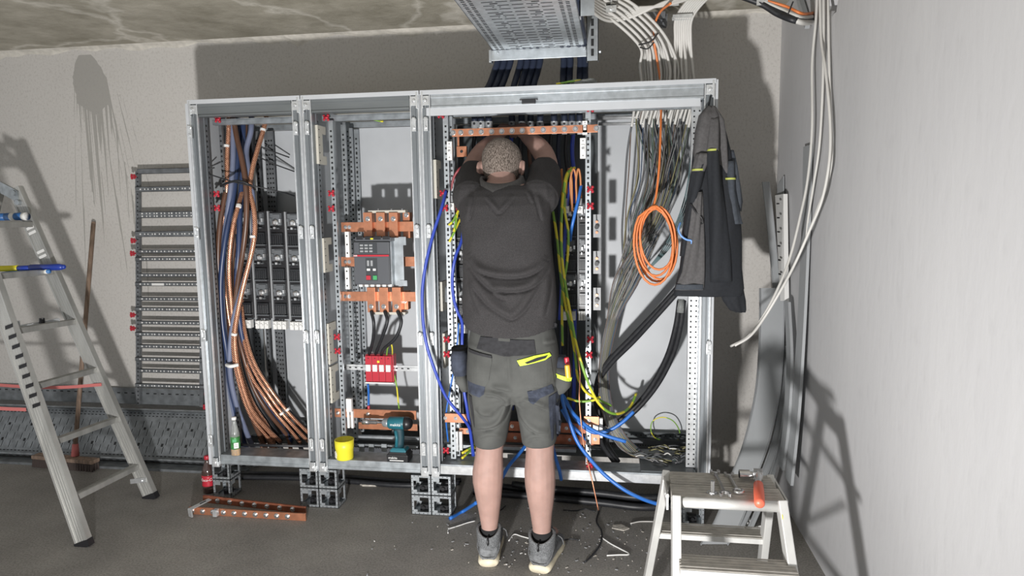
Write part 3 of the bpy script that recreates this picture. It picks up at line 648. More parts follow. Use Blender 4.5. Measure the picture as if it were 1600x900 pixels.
def breaker():
    y = 0.045; a, b = B(552,378,y), B(610,445,y); x0, x1, z1, z0 = a.x, b.x, a.z, b.z; H = z1-z0; Wd = x1-x0
    t = thing('circuit_breaker', ((x0+x1)/2,y+0.05,z0), 'slate grey three-pole circuit breaker with red stripe and red and green buttons', 'circuit breaker')
    obj('housing', MB().box((x0,y,z0),(x1,y+0.10,z1)), GREYD, t, bevel=0.004)
    mb = MB(); mb.box((x0+0.004,y+0.012,z1),(x1+0.008,y+0.10,z1+0.020),0)
    for k in range(4): xx = x0+0.01+k*Wd/4; mb.box((xx,y+0.01,z1+0.010),(xx+Wd/5,y+0.03,z1+0.026),1)
    mb.box((x0+Wd*0.46,y+0.008,z1+0.010),(x0+Wd*0.54,y+0.013,z1+0.018),2); obj('arc_chute', mb, [GREYD, BLACK, YEL], t, bevel=0.002)
    mb = MB(); mb.box((x1,y+0.02,z0-0.004),(x1+0.004,y+0.13,z1+0.012)); mb.box((x1+0.004,y+0.06,z0-0.01),(x1+0.05,y+0.064,z1+0.016)); mb.box((x1+0.03,y+0.055,z1-0.02),(x1+0.066,y+0.062,z1+0.02)); mb.box((x1+0.03,y+0.055,z0-0.012),(x1+0.066,y+0.062,z0+0.015))
    obj('side_plate', mb, GALVD, t)
    obj('front_panel', MB().box((x0+0.003,y-0.005,z0+0.006),(x1-0.003,y,z0+H*0.66)), GREYD, t, bevel=0.001)
    obj('stripe', MB().box((x0+0.001,y-0.007,z0+H*0.66),(x1-0.001,y,z0+H*0.70)), RED, t)
    mb = MB(); mb.box((x0+Wd*0.16,y-0.003,z0+H*0.73),(x0+Wd*0.66,y,z0+H*0.97),0)
    for r in range(3):
        for c in range(3): mb.box((x0+Wd*(0.19+0.13*c),y-0.0045,z0+H*(0.76+0.07*r)),(x0+Wd*(0.28+0.13*c),y-0.003,z0+H*(0.80+0.07*r)),1)
    obj('trip_unit', mb, [mat('breaker_panel',(0.05,0.055,0.06),0.2), MIDG], t)
    mb = MB(); mb.box((x0+Wd*0.34,y-0.007,z0+H*0.10),(x0+Wd*0.66,y-0.004,z0+H*0.62),0); mb.box((x0+Wd*0.37,y-0.008,z0+H*0.33),(x0+Wd*0.46,y-0.006,z0+H*0.38),1); mb.box((x0+Wd*0.54,y-0.008,z0+H*0.33),(x0+Wd*0.62,y-0.006,z0+H*0.38),1)
    mb.box((x0+Wd*0.38,y-0.008,z0+H*0.44),(x0+Wd*0.44,y-0.006,z0+H*0.57),2); mb.box((x0+Wd*0.48,y-0.008,z0+H*0.44),(x0+Wd*0.54,y-0.006,z0+H*0.57),2)
    obj('control_panel', mb, [SLATE_, WHITEP, MIDG], t)
    obj('button', MB().box((x0+Wd*0.35,y-0.012,z0+H*0.12),(x0+Wd*0.47,y-0.006,z0+H*0.22)), RED, t, label='red push button', bevel=0.001)
    obj('button', MB().box((x0+Wd*0.54,y-0.012,z0+H*0.12),(x0+Wd*0.65,y-0.006,z0+H*0.22)), GREEN, t, label='green push button', bevel=0.001)
    text_mesh('lettering','ABB',0.011,(x0+Wd*0.06,y-0.0085,z0+H*0.68),(1,0,0),(0,0,1),WHITEP,t)
    mb = MB()
    for k in range(6): xx = x0+0.012+k*Wd/6; mb.box((xx,y+0.02,z0-0.012),(xx+Wd*0.1,y+0.05,z0),0)
    obj('terminal_cover', mb, WHITEP, t)
SLATE_ = mat('charcoal_panel', (0.045,0.05,0.055), 0.35)
breaker()
def arrester():
    y = 0.17; a, b = B(570,556,y), B(613,597,y); x0, x1, z1, z0 = a.x, b.x, a.z, b.z; H, Wd = z1-z0, x1-x0
    t = thing('surge_arrester', ((x0+x1)/2,y+0.03,z0), 'red four-pole surge arrester with white windows on a metal rail', 'surge arrester')
    obj('base', MB().box((x0-0.002,y+0.015,z0-0.006),(x1+0.004,y+0.06,z1+0.004)), RED, t, bevel=0.001)
    for k in range(4):
        xa = x0+Wd*k/4+0.0008; xb = x0+Wd*(k+1)/4-0.0008; mb = MB()
        mb.box((xa,y,z0),(xb,y+0.02,z0+H*0.42),0); mb.box((xa,y,z0+H*0.66),(xb,y+0.02,z1),0); mb.box((xa,y+0.006,z0+H*0.42),(xb,y+0.02,z0+H*0.66),0)
        mo = obj('module', mb, RED, t, bevel=0.001)
        obj('window', MB().box((xa+0.004,y-0.004,z0+H*0.40),(xb-0.006,y+0.008,z0+H*0.66)), WHITEP, mo, label='white indicator window')
        obj('screw', MB().cyl(((xa+xb)/2,y,z1-0.012),((xa+xb)/2,y-0.0012,z1-0.012),0.003,8), BLACK, mo)
    obj('badge', MB().box(((x0+x1)/2-0.006,y-0.001,z0+H*0.74),((x0+x1)/2+0.006,y+0.001,z0+H*0.82)), YEL, t, label='small yellow label')
    obj('foot', MB().box((x0-0.004,y+0.0,z0-0.010),(x1+0.006,y+0.05,z0-0.004)), WHITEP, t)
arrester()
for i, pts in enumerate((((580,486,.12),(584,505,.10),(583,530,.13),(577,553,.19)),((601,486,.12),(605,502,.10),(598,525,.12),(587,553,.19)),((621,486,.12),(627,503,.10),(618,528,.11),(600,545,.14),(596,554,.19)))):
    cable('black_cable', '%s of the three short black cables dropping to the red surge arrester' % nm[i].replace('left','leftmost').replace('right','rightmost'), 'cable', [B(*p) for p in pts], 0.0085, RUB, 'black cables into the arrester')
cable('earth_wire', 'yellow-green wire looping out of the top of the red surge arrester', 'wire', [B(*p) for p in ((604,556,.19),(606,543,.15),(611,538,.14),(613,545,.15),(613,556,.2))], 0.0035, YG)
cable('earth_wire', 'yellow-green wire hanging from the surge arrester to the lower busbar', 'wire', [B(*p) for p in ((616,585,.2),(620,605,.19),(622,625,.17),(624,642,.14))], 0.004, YG)
cable('neutral_wire', 'short blue wire under the surge arrester ending in a red lug', 'wire', [B(*p) for p in ((575,600,.20),(576,615,.18),(576,634,.14))], 0.006, BLUE)
mb = MB(); c = B(576,637,.13); mb.tube([c+Vector((0,0,0.010)),c-Vector((0,0,0.008))],0.007,8,0); mb.box((c.x-0.007,c.y-0.003,c.z-0.022),(c.x+0.007,c.y+0.003,c.z-0.006),1); tag(obj('cable_lug', mb, [RED, STEEL]), 'small red cable lug bolted to the upper bottom busbar', 'cable lug')
def pebar(px0, px1, py, y, lab, bolts, M, h=0.045):
    a, b = B(px0,py,y), B(px1,py,y); mb = MB().box((a.x,y,a.z-h/2),(min(b.x,xe+0.01),y+0.01,a.z+h/2)); o = obj('busbar', mb, M, bevel=0.001); tag(o, lab, 'busbar', 'bottom busbars of the middle cabinet')
    for px in bolts: c = B(px,py,y); m2 = MB(); m2.lathe((c.x,y,a.z),[(0.010,0),(0.010,0.003),(0.006,0.003),(0.006,0.012)],6,0,(0,-1,0)); obj('bolt', m2, STEEL, o)
pebar(523,650,645,0.115,'upper bottom copper busbar above the cordless drill',(528,545,549,575),COPPER)
pebar(560,652,665,0.20,'lower bottom copper busbar passing behind the cordless drill',(),COPPER,0.035)
mb = MB(); c = B(545,640,0.09); mb.box((c.x-0.014,0.09,c.z-0.012),(c.x+0.014,0.113,c.z+0.055),0); mb.box((c.x-0.016,0.10,c.z-0.10),(c.x-0.004,0.12,c.z-0.012),0); mb.box((c.x+0.004,0.10,c.z-0.10),(c.x+0.016,0.12,c.z-0.012),0)
tag(obj('bar_support', mb, [WHITEP], bevel=0.002), 'pale bracket holding the bottom copper busbars beside the yellow cup', 'bracket')

# ------------------------------------------------------------------ busbars in the wide cabinet
a, b = B(706,208,0.035), B(934,200,0.035)
mb = MB(); zc = (a.z+b.z)/2; mb.box((a.x,0.035,zc-0.017),(b.x,0.045,zc+0.017)); o = obj('busbar', mb, COPPER, bevel=0.001); tag(o, 'long bolted copper busbar across the top of the wide cabinet above the worker', 'busbar')
for px in (708,720,736,752,768,784,800,816,832,849,866,882,899,932):
    c = B(px,205,0.035); m2 = MB(); m2.lathe((c.x,0.035,zc),[(0.0125,0),(0.0125,0.002),(0.010,0.002),(0.010,0.006),(0.008,0.009)],12,0,(0,-1,0)); obj('bolt', m2, STEEL, o)
c = B(722,237,0.10); mb = MB(); mb.box((c.x-0.024,0.09,c.z-0.024),(c.x+0.024,0.11,c.z+0.024),0); mb.cyl((c.x,0.09,c.z),(c.x,0.086,c.z),0.007,10,1); mb.box((c.x-0.022,0.098,c.z+0.024),(c.x-0.012,0.104,c.z+0.07),0)
tag(obj('busbar_end', mb, [COPPER, BLACK], bevel=0.001), 'square copper busbar end with a hole left of the worker\'s head', 'busbar')
def bar2(px0, px1, py, y, h, lab, bolts, M=COPPER):
    a, b = B(px0,py,y), B(px1,py,y); mb = MB().box((a.x,y,a.z-h/2),(b.x,y+0.01,a.z+h/2)); o = obj('busbar', mb, M, bevel=0.001); tag(o, lab, 'busbar', 'bottom busbars of the wide cabinet')
    for px in bolts: c = B(px,py,y); m2 = MB(); m2.lathe((c.x,y,a.z),[(0.010,0),(0.010,0.003),(0.006,0.003),(0.006,0.010)],6,0,(0,-1,0)); obj('bolt', m2, STEEL, o)
bar2(695,736,653,0.03,0.044,'front copper busbar stub low left of the worker\'s legs',(696,712,733))
bar2(705,736,673,0.10,0.030,'smaller copper busbar stub below the one left of the worker',(708,731))
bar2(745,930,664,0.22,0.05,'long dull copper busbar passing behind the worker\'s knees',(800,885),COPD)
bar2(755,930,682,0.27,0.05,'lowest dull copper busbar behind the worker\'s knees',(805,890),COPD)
bar2(912,936,657,0.05,0.04,'copper busbar stub right of the worker at knee height',(920,))
bar2(924,937,686,0.06,0.05,'small copper busbar end low beside the blue cable ends',(930,))
for px, py, w in ((716,690,'left'),(935,670,'right')):
    c = B(px,py,0.07); mb = MB(); mb.box((c.x-0.026,0.07,c.z-0.05),(c.x+0.0,0.09,c.z+0.05),0); mb.box((c.x+0.004,0.07,c.z-0.045),(c.x+0.02,0.09,c.z+0.05),0); mb.cyl((c.x-0.012,0.07,c.z+0.02),(c.x-0.012,0.062,c.z+0.02),0.006,8,1)
    tag(obj('bar_support', mb, [WHITEP if w=='right' else ZINC, STEEL], bevel=0.001), 'pale busbar bracket on the %s frame post of the wide cabinet near the bottom' % w, 'bracket')
# ------------------------------------------------------------------ thick cables of the left cabinet
def A(label, M, pts, r=0.0135, kind='power_cable', tape=()):
    P = [B(*p) for p in pts]
    o = cable(kind, label, 'cable', P, r, M, 'thick cables in the left cabinet', n=10)
    for (px,py,y) in tape:
        c = B(px,py,y); 
        best = min(range(1,len(P)), key=lambda i: (P[i]-c).length); d = (P[best]-P[best-1]).normalized()
        obj('cable_tie', MB().cyl(c-d*0.006, c+d*0.006, r*1.25, 10), WHITEP, o, smooth=False, label='white cable tie')
    return o
A('blue-grey cable running from the roof down the right edge of the bundle', BLUEG, [(393,176,.22),(392,205,.20),(385,235,.18),(388,265,.15),(395,310,.13),(397,355,.12),(391,405,.11),(377,455,.10),(364,505,.10),(359,560,.11),(362,600,.13),(372,640,.16),(385,675,.22),(398,705,.30)])
A('blue-grey cable at the upper left of the bundle going straight down from the roof', BLUEG, [(365,172,.22),(364,200,.20),(364,250,.18),(360,300,.16),(352,360,.15),(347,420,.15),(348,480,.15),(353,540,.16),(358,600,.18),(366,650,.22),(378,700,.30)])
A('dark blue cable at the outer left of the bundle', NAVY, [(372,180,.26),(370,260,.20),(362,320,.16),(351,380,.13),(345,440,.125),(347,500,.13),(354,550,.14),(360,600,.17),(371,655,.23),(385,700,.3)])
A('dark blue cable in the middle of the bundle', NAVY, [(380,180,.28),(379,260,.22),(375,330,.16),(373,390,.14),(370,440,.14),(374,500,.15),(384,550,.17),(400,600,.19),(425,645,.23),(455,690,.30)])
A('brown cable curving through the middle of the bundle in front of the others', BROWN, [(365,185,.18),(370,215,.15),(378,250,.12),(384,290,.10),(385,340,.10),(380,390,.11),(372,440,.13),(366,500,.15),(372,560,.17),(385,610,.20),(404,650,.24),(425,700,.30)])
A('brown cable at the far left of the bundle', BROWN, [(376,185,.28),(366,240,.22),(355,290,.17),(345,340,.14),(341,390,.13),(342,430,.14),(348,480,.17),(358,540,.19),(372,600,.21),(395,655,.25),(415,700,.3)])
A('brown cable low in the bundle between copper strands', BROWN, [(384,180,.30),(380,280,.25),(368,370,.20),(362,430,.18),(367,500,.16),(380,555,.15),(396,605,.17),(420,645,.20),(448,680,.28),(455,705,.3)], 0.011)
A('black cable low in the bundle curving out to the right', RUB, [(388,182,.32),(386,300,.28),(378,420,.24),(378,500,.20),(388,550,.18),(408,600,.18),(435,640,.20),(462,680,.28),(472,705,.3)], 0.012)
A('black cable behind the bundle in the left cabinet', RUB, [(380,175,.34),(372,230,.30),(366,300,.28),(362,370,.26),(366,450,.24),(372,520,.22),(385,580,.22),(403,630,.24),(430,675,.30),(440,705,.32)], 0.014)
A('black cable at the bottom of the bundle sweeping to the right post', RUB, [(395,180,.34),(392,290,.30),(384,400,.27),(382,480,.23),(390,540,.20),(412,590,.20),(440,630,.22),(475,668,.30),(485,690,.33)], 0.011)
A('stranded copper cable at the upper left with white ties', STRAND, [(357,176,.20),(357,205,.18),(355,245,.17),(355,285,.16),(352,320,.17),(348,370,.19),(350,430,.21),(358,500,.22),(372,570,.24),(395,640,.27),(410,700,.32)], 0.011, 'copper_cable', ((357,193,.178),(354,228,.168)))
A('stranded copper cable slanting in from the upper right of the left cabinet', STRAND, [(417,180,.24),(411,205,.22),(402,235,.18),(393,270,.14),(391,300,.125),(397,330,.105),(398,365,.095),(392,400,.09),(382,440,.08),(373,480,.075),(367,520,.08),(369,560,.09),(378,600,.11),(393,640,.14),(415,668,.2),(438,690,.28)], 0.012, 'copper_cable', ((411,203,.222),(395,370,.088),(366,522,.075)))
A('stranded copper cable in the middle of the bundle with a white tie', STRAND, [(376,200,.3),(378,290,.20),(372,322,.13),(365,350,.105),(360,385,.10),(358,425,.11),(361,470,.13),(366,520,.15),(376,580,.17),(395,630,.2),(420,670,.24),(430,700,.3)], 0.011, 'copper_cable', ((373,322,.12),))
A('stranded copper cable low right, uppermost of the three sweeping to the post', STRAND, [(386,190,.34),(384,330,.30),(378,440,.24),(380,500,.17),(388,540,.135),(400,572,.12),(418,602,.12),(440,632,.14),(462,657,.17),(484,678,.22)], 0.009, 'copper_cable', ((449,640,.145),))
A('stranded copper cable low right, middle of the three sweeping to the post', STRAND, [(390,190,.35),(388,340,.31),(380,450,.25),(378,510,.18),(386,552,.145),(400,585,.13),(418,614,.13),(438,642,.15),(460,667,.18),(482,690,.24)], 0.009, 'copper_cable', ((440,646,.145),))
A('stranded copper cable low right, lowest of the three sweeping to the post', STRAND, [(394,190,.36),(392,350,.32),(383,460,.26),(378,520,.19),(383,560,.16),(395,592,.145),(412,618,.14),(430,644,.155),(452,670,.19),(470,692,.25)], 0.009, 'copper_cable')
A('thin stranded copper pair leg in front of the bottom of the bundle', STRAND, [(392,400,.12),(380,450,.10),(370,490,.09),(364,530,.09),(367,570,.105),(377,612,.13),(392,650,.16),(412,676,.21),(432,700,.28)], 0.009, 'copper_cable')
# black ties and straps
def tie(pts, lab, r=0.0035, M=RUB, grp=None, y=None): cable('cable_tie', lab, 'cable tie', [B(*p) for p in pts], r, M, grp, n=6)
tie(((313,268,.06),(345,278,.06),(372,286,.06),(402,292,.08),(440,300,.14),(460,306,.2)), 'long black cable tie across the bundle sticking out to both sides')
tie(((314,267,.08),(335,262,.08)), 'short grey tie end at the left side panel')
tie(((395,240,.35),(425,255,.38),(460,268,.46)), 'black tie end sticking out right above the fuse strips, lower one')
tie(((398,225,.35),(425,236,.40),(452,246,.46)), 'black tie end sticking out right near the roof of the left cabinet')
mb = MB(); mb.tube(spl([B(*p) for p in ((345,291,.10),(358,285,.07),(375,283,.06),(392,290,.08),(398,296,.12))]),0.006,6); tag(obj('cable_tie', mb, RUB, smooth=True), 'thick black tie wrapped round the bundle at two thirds height', 'cable tie')
mb = MB(); c = B(364,571,.085); mb.tube(spl([c+Vector((-0.035,0,0.002)),c+Vector((0,-0.02,0)),c+Vector((0.03,0,0.004))]),0.010,6); tag(obj('cable_wrap', mb, WHITEP, smooth=True), 'white tape wrapped round the bundle low down', 'tape')
mb = MB(); a, b = B(363,695,.14), B(484,697,.14); mb.tube([a,b],0.008,8); tag(obj('support_rod', mb, RUB, smooth=True), 'black rod lying across the cable ends behind the left cabinet sill', 'rod')

# ------------------------------------------------------------------ black cables from the tray into the wide cabinet
for i, (px0, px1, ex, w) in enumerate(((778,764,742,'left'),(788,774,752,'left'),(798,784,764,'left'),(814,803,800,'middle'),(824,814,815,'middle'),(834,824,829,'middle'),(844,834,844,'middle'),(881,879,866,'right'),(891,889,882,'right'),(907,905,894,'right'),(914,914,906,'right'))):
    tx = B(px0,92,.14).x; tzz = B(845,78,.05).z+0.024
    P = [Vector((tx,-2.2,tzz)), Vector((tx,-.3,tzz)), Vector((tx,-.02,tzz)), B(px0,90,.12), B((px0*1.2+px1*0.8)/2,112,.20), B(px1,134,.22), B((px1+ex)/2,150,.24), B(ex,175,.25), B(ex,190,.25)]
    o = cable('supply_cable', 'black supply cable in the %s bunch dropping from the overhead tray into the wide cabinet' % w, 'cable', P, 0.0155, NAVYC, '%s bunch of supply cables from the tray' % w, n=10)
    c = P[-1]; mb = MB(); mb.cyl(c, c-Vector((0,0,0.03)), 0.018, 12, 0); mb.box((c.x-0.012,c.y-0.004,c.z-0.06),(c.x+0.012,c.y+0.004,c.z-0.03),0); mb.cyl((c.x,c.y-0.018,c.z-0.012),(c.x,c.y-0.021,c.z-0.012),0.006,8,1)
    obj('cable_clamp', mb, [ZINC if i%3 else MIDG, BLACK], o, label='metal cable clamp')
# dark cables going on down behind the worker
for i, px in enumerate((742,757,772,800,815,829,844,862,874,886,896)):
    P = [B(px,205,.28), B(px-2,240,.30), B(px+3,290,.34), B(px,340,.37), B(px+2,520,.38), B(px,640,.38)]
    cable('core_cable', 'dark core cable hanging behind the worker inside the wide cabinet', 'cable', P, 0.010, [RUB,NAVY,RUB,DBLUE,RUB,BROWN,RUB,RUB,NAVYC,RUB,DBLUE][i], 'dark cores behind the worker')
# yellow-green and blue wires around the worker
def Wr(label, M, pts, r=0.0065, cat='wire', nm='wire', grp=None): cable(nm, label, cat, [B(*p) for p in pts], r, M, grp)
Wr('royal blue cable bowing out left of the worker across the door posts', DBLUE, ((697,298,.0),(690,325,-.06),(678,362,-.08),(666,410,-.09),(660,455,-.09),(661,500,-.09),(667,540,-.09),(680,580,-.08),(697,620,-.06),(722,652,-.04),(733,668,.0),(737,690,.03),(740,712,.06)), 0.0075, 'cable', 'blue_cable')
Wr('royal blue cable close to the left of the worker', DBLUE, ((724,330,.10),(722,372,.02),(712,400,-.02),(707,430,-.02),(708,460,-.02),(714,485,-.02),(722,505,.0),(722,540,.02),(724,600,.0),(730,640,.0),(736,680,.03),(739,712,.06)), 0.0075, 'cable', 'blue_cable')
Wr('thin blue wire down the left frame post of the wide cabinet', BLUE, ((717,505,.06),(712,560,.05),(703,610,.05),(697,650,.05),(700,690,.08)), 0.004, nm='blue_wire')
for i,(a,b_,c) in enumerate((((717,328),(708,345),(701,352)),((716,330),(712,350),(709,362)),((718,345),(710,362),(702,378)))):
    Wr('short yellow-green wire tail left of the worker\'s shoulder', YG, ((a[0]+10,a[1]-14,.12),(*a,.08),(*b_,.05),(*c,.04)), 0.0055, nm='earth_wire', grp='yellow-green tails left of the worker')
for i in range(2):
    Wr('short yellow-green wire end lying on the cabinet floor by the worker\'s left leg', YG, ((752-i*6,684+i*12,.2),(738-i*5,698+i*8,.12),(722,708+i*8,.06)), 0.006, nm='earth_wire', grp='yellow-green ends on the floor of the wide cabinet')
Wr('yellow-green wire bowing right of the worker, front one crossing down to the black cables', YG, ((898,262,.10),(886,272,.06),(880,300,.02),(877,350,.0),(878,400,.0),(884,450,.0),(893,500,.0),(902,545,.0),(916,590,.0),(932,625,.02),(950,643,.06),(968,646,.12),(985,635,.22),(994,615,.30)), 0.0068, nm='earth_wire')
Wr('yellow-green wire right of the worker crossing behind the front one', YG, ((893,262,.12),(884,285,.06),(882,325,.04),(888,365,.04),(886,410,.04),(879,450,.04),(878,490,.04),(879,540,.05)), 0.006, nm='earth_wire')
Wr('yellow-green wire looping down to a stripped end near knee height', YG, ((864,330,.08),(870,370,.05),(876,430,.03),(884,480,.02),(893,520,.02),(899,560,.02),(903,590,.02),(915,612,.04),(935,624,.08),(955,634,.12)), 0.006, nm='earth_wire')
Wr('greenish wire running level behind the worker\'s right pocket', YG, ((886,622,.06),(905,627,.05),(925,626,.05),(938,620,.06)), 0.006, nm='earth_wire')
Wr('thin yellow-green wire bent into a ring on the back panel low right', YG, ((1058,690,.46),(1062,675,.44),(1052,658,.42),(1035,652,.42),(1020,658,.42),(1017,672,.42),(1024,684,.43),(1042,690,.45)), 0.003, nm='earth_wire')
Wr('blue wire right of the worker beside the frame post', BLUE, ((908,290,.10),(904,310,.06),(898,335,.04),(893,358,.05),(891,376,.10)), 0.0075, nm='blue_wire')
Wr('second blue wire right of the worker behind the yellow-green wires', DBLUE, ((890,285,.12),(886,320,.10),(882,380,.12),(878,440,.12),(874,500,.10)), 0.0075, nm='blue_wire')
Wr('bright blue cable sweeping from the worker\'s pocket down to the floor near the stepladder', BLUE, ((876,600,.05),(880,630,.0),(890,660,-.02),(902,690,-.03),(920,715,-.05),(945,742,-.08),(975,765,-.10),(1005,780,-.10),(1032,789,-.08)), 0.0085, 'cable', 'blue_cable')
Wr('blue cable end reaching right to the lower end in front of the wire bunch', BLUE, ((880,618,.10),(895,645,.04),(920,668,.0),(945,680,-.02),(978,690,-.02)), 0.0085, 'cable', 'blue_cable')
Wr('blue cable end bent up to the right in front of the back panel', BLUE, ((884,625,.12),(900,655,.08),(925,675,.06),(950,673,.05),(972,660,.05),(990,643,.06)), 0.0085, 'cable', 'blue_cable')
Wr('short blue cable end hidden behind the others at knee height', BLUE, ((878,640,.16),(890,660,.12),(905,676,.10),(918,688,.10)), 0.0085, 'cable', 'blue_cable')
Wr('blue cable between the worker\'s legs ending on the floor at left', BLUE, ((826,690,.12),(812,708,.04),(795,728,-.05),(775,760,-.12),(745,785,-.10)), 0.0085, 'cable', 'blue_cable')
P = [B(745,785,-.10), G(725,798,.010), G(703,810,.010)]; cable('blue_cable', 'blue cable end lying on the floor left of the worker\'s shoe', 'cable', P, 0.0085, BLUE)
Wr('short blue cable tail hanging below the sill right of the worker\'s leg', BLUE, ((862,690,.10),(868,715,.0),(874,735,-.03),(877,750,-.02)), 0.008, 'cable', 'blue_cable')
Wr('bare thin copper wire hanging down in front of the sill to the floor', COPPER, ((900,540,.02),(906,580,.0),(905,620,.0),(908,660,-.01),(913,700,-.02),(925,750,-.06),(935,797,-.08)), 0.0032, nm='copper_wire')
# orange and red short wires at the right fuse terminals
for i, (x0, x1) in enumerate(((879,876),(887,891),(893,898),(902,905))):
    Wr('orange-brown wire arching over the terminals right of the worker\'s shoulder', mat('amber_sheath_%d' % i, (0.45,0.17,0.05), 0.4), ((x0,320,.12),(x0-2,285,.09),((x0+x1)/2,264,.08),(x1+2,280,.09),(x1+3,330,.12)), 0.005, nm='orange_wire', grp='orange-brown wires right of the worker')
for i, (px, dx) in enumerate(((712,0),(722,2))):
    Wr('dull red wire arching over the terminals left of the worker\'s shoulder', mat('dull_red_sheath_%d' % i, (0.28,0.05,0.06), 0.4), ((px-8,330,.12),(px-5,285,.10),(px+4,266,.09),(px+12,262,.12),(px+16,275,.16)), 0.006, nm='red_wire', grp='dull red wires left of the worker')
for px, py in ((884,327),(906,327),(705,322)):
    c = B(px,py,.085); mb = MB(); mb.box((c.x-0.014,.08,c.z-0.018),(c.x+0.014,.11,c.z+0.014),0); mb.cyl((c.x,.08,c.z),(c.x,.073,c.z),0.007,8,1); mb.cyl((c.x,.10,c.z+0.01),(c.x,.10,c.z+0.05),0.010,10,2)
    tag(obj('terminal_block', mb, [WHITEP, STEEL, MIDG], bevel=0.001), {884:'white cable terminal under the amber wires nearest the worker\'s right shoulder',906:'white cable terminal beside the right frame post',705:'white cable terminal beside the left frame post'}[px], 'terminal')

# ------------------------------------------------------------------ grey control cables from the ceiling into the wide cabinet
COREM = [mat('core_%d' % i, tuple(v*0.6 for v in c), 0.45) for i, c in enumerate(((0.30,0.28,0.24),(0.16,0.17,0.18),(0.36,0.33,0.16),(0.10,0.15,0.24),(0.24,0.24,0.25),(0.14,0.20,0.17),(0.20,0.14,0.11),(0.42,0.42,0.42)))]
random.seed(11)
for i in range(24):
    g1 = i < 16; f = (i if g1 else i-16)/(15 if g1 else 7)
    ent = 1004+82*(0.62*f if g1 else 0.62+0.38*f)+random.uniform(-1,1); yy = 0.20+0.05*((i*7)%4)/3
    if g1: dp = .02*(i%3); top = [B(870+22*f,2-30*f,-.12+dp), B(915+26*f,12-28*f,-.02+dp), B(956+34*f,31-24*f,.06+dp), B(1000+36*f,73-21*f,.14+dp)]
    else: top = [B(1125+26*f,-36,-.12), B(1082+27*f,-6,.04), B(1057+25*f,27,.14), B(1055+24*f,62,.20)]
    mid = [B(ent+(4 if g1 else -4 if i%2 else 0)-8*(1-f)*g1,104,yy), B(ent,140,yy), B(ent-2,160,yy), B(ent-10,185+14*((i*5)%4)/3,yy+.02)]
    where = 'left-hand slanting bundle' if g1 else 'right-hand upright bundle'
    o = cable('control_cable', 'pale grey control cable of the %s coming down from the ceiling' % where, 'cable', top+mid, 0.0068, GREYC, 'control cables, '+where, n=7, seg=6)
    e = mid[-1]
    for k in range(2 if i%3 else 3):
        a = random.uniform(0,1); s = random.uniform(-1,1)
        pth = [mid[-2]+Vector((random.uniform(-.004,.004),-.004,0)), e, B(1010+56*(f*0.55 if g1 else .55+.45*f)+s*16,265+20*a,yy+.05*s), B(990+50*(f*.6 if g1 else .6+.4*f)+s*14,345,.22+.05*a), B(968+30*a+8*s,430,.22+.06*a), B(948+18*a,500,.22+.06*a), B(936+16*a,570,.22+.05*a), B(938+18*a,630,.24+.04*a), B(952+22*a,675,.22), B(980+26*a,708,.18+.06*a), B(1008+60*random.random(),718+8*a,.12+.12*random.random())]
        obj('conductor', MB().tube(spl(pth,5),0.0028,5), COREM[(i*3+k*5)%8], o, smooth=True)
# a separate dark pair at the left of the bunch and loose blue-green wires at the right
Wr('dark cable with a grey sheath left of the big wire bunch', COREM[1], ((993,155,.2),(987,195,.2),(980,240,.22),(976,300,.24),(972,360,.25),(974,420,.25),(972,470,.25)), 0.0048, 'cable', 'control_cable')
Wr('pale sheath stub above the dark cable left of the wire bunch', GREYC, ((995,140,.19),(992,165,.19),(987,198,.19)), 0.0065, 'cable', 'cable_sheath')
Wr('thin dark wire beside the dark cable left of the wire bunch', COREM[6], ((986,198,.2),(983,260,.22),(978,330,.24),(976,400,.25),(975,460,.25)), 0.003)
for i in range(4):
    Wr('teal-grey wire hanging on the right of the wire bunch', mat('teal_core_%d' % i, (0.07,0.13,0.14), 0.45), ((1085+2*i,165,.2),(1080+2*i,240,.2),(1072+3*i,300,.22),(1056+3*i,350,.24),(1035+3*i,390,.26),(1005,430,.28),(975,470,.28)), 0.003, grp='teal-grey wires right of the wire bunch')
for i in range(3):
    Wr('light blue wire behind the jacket', mat('pale_blue_core_%d' % i, (0.12,0.24,0.42), 0.45), ((1089,185,.12),(1086+i,240,.10),(1083+i*2,300,.10),(1078+i*2,360,.06)), 0.003, grp='light blue wires behind the jacket')
mb = MB(); mb.tube(spl([B(*p) for p in ((998,70,.10),(1010,67,.08),(1020,62,.08),(1028,52,.10))]),0.003,6); mb.tube(spl([B(*p) for p in ((1000,74,.10),(1012,76,.08),(1022,66,.08))]),0.003,6); tag(obj('cable_tie', mb, RUB), 'black cable ties round the slanting grey bundle near the ceiling', 'cable tie')
mb = MB(); c = B(1066,27,.12); mb.box((c.x-0.042,c.y-0.02,c.z-0.006),(c.x+0.042,c.y-0.012,c.z+0.008)); mb.box((c.x-0.042,c.y+0.02,c.z-0.006),(c.x+0.042,c.y+0.028,c.z+0.008)); tag(obj('cable_clamp', mb, ZINC), 'galvanised clamp holding the upright grey bundle under the ceiling', 'clamp')
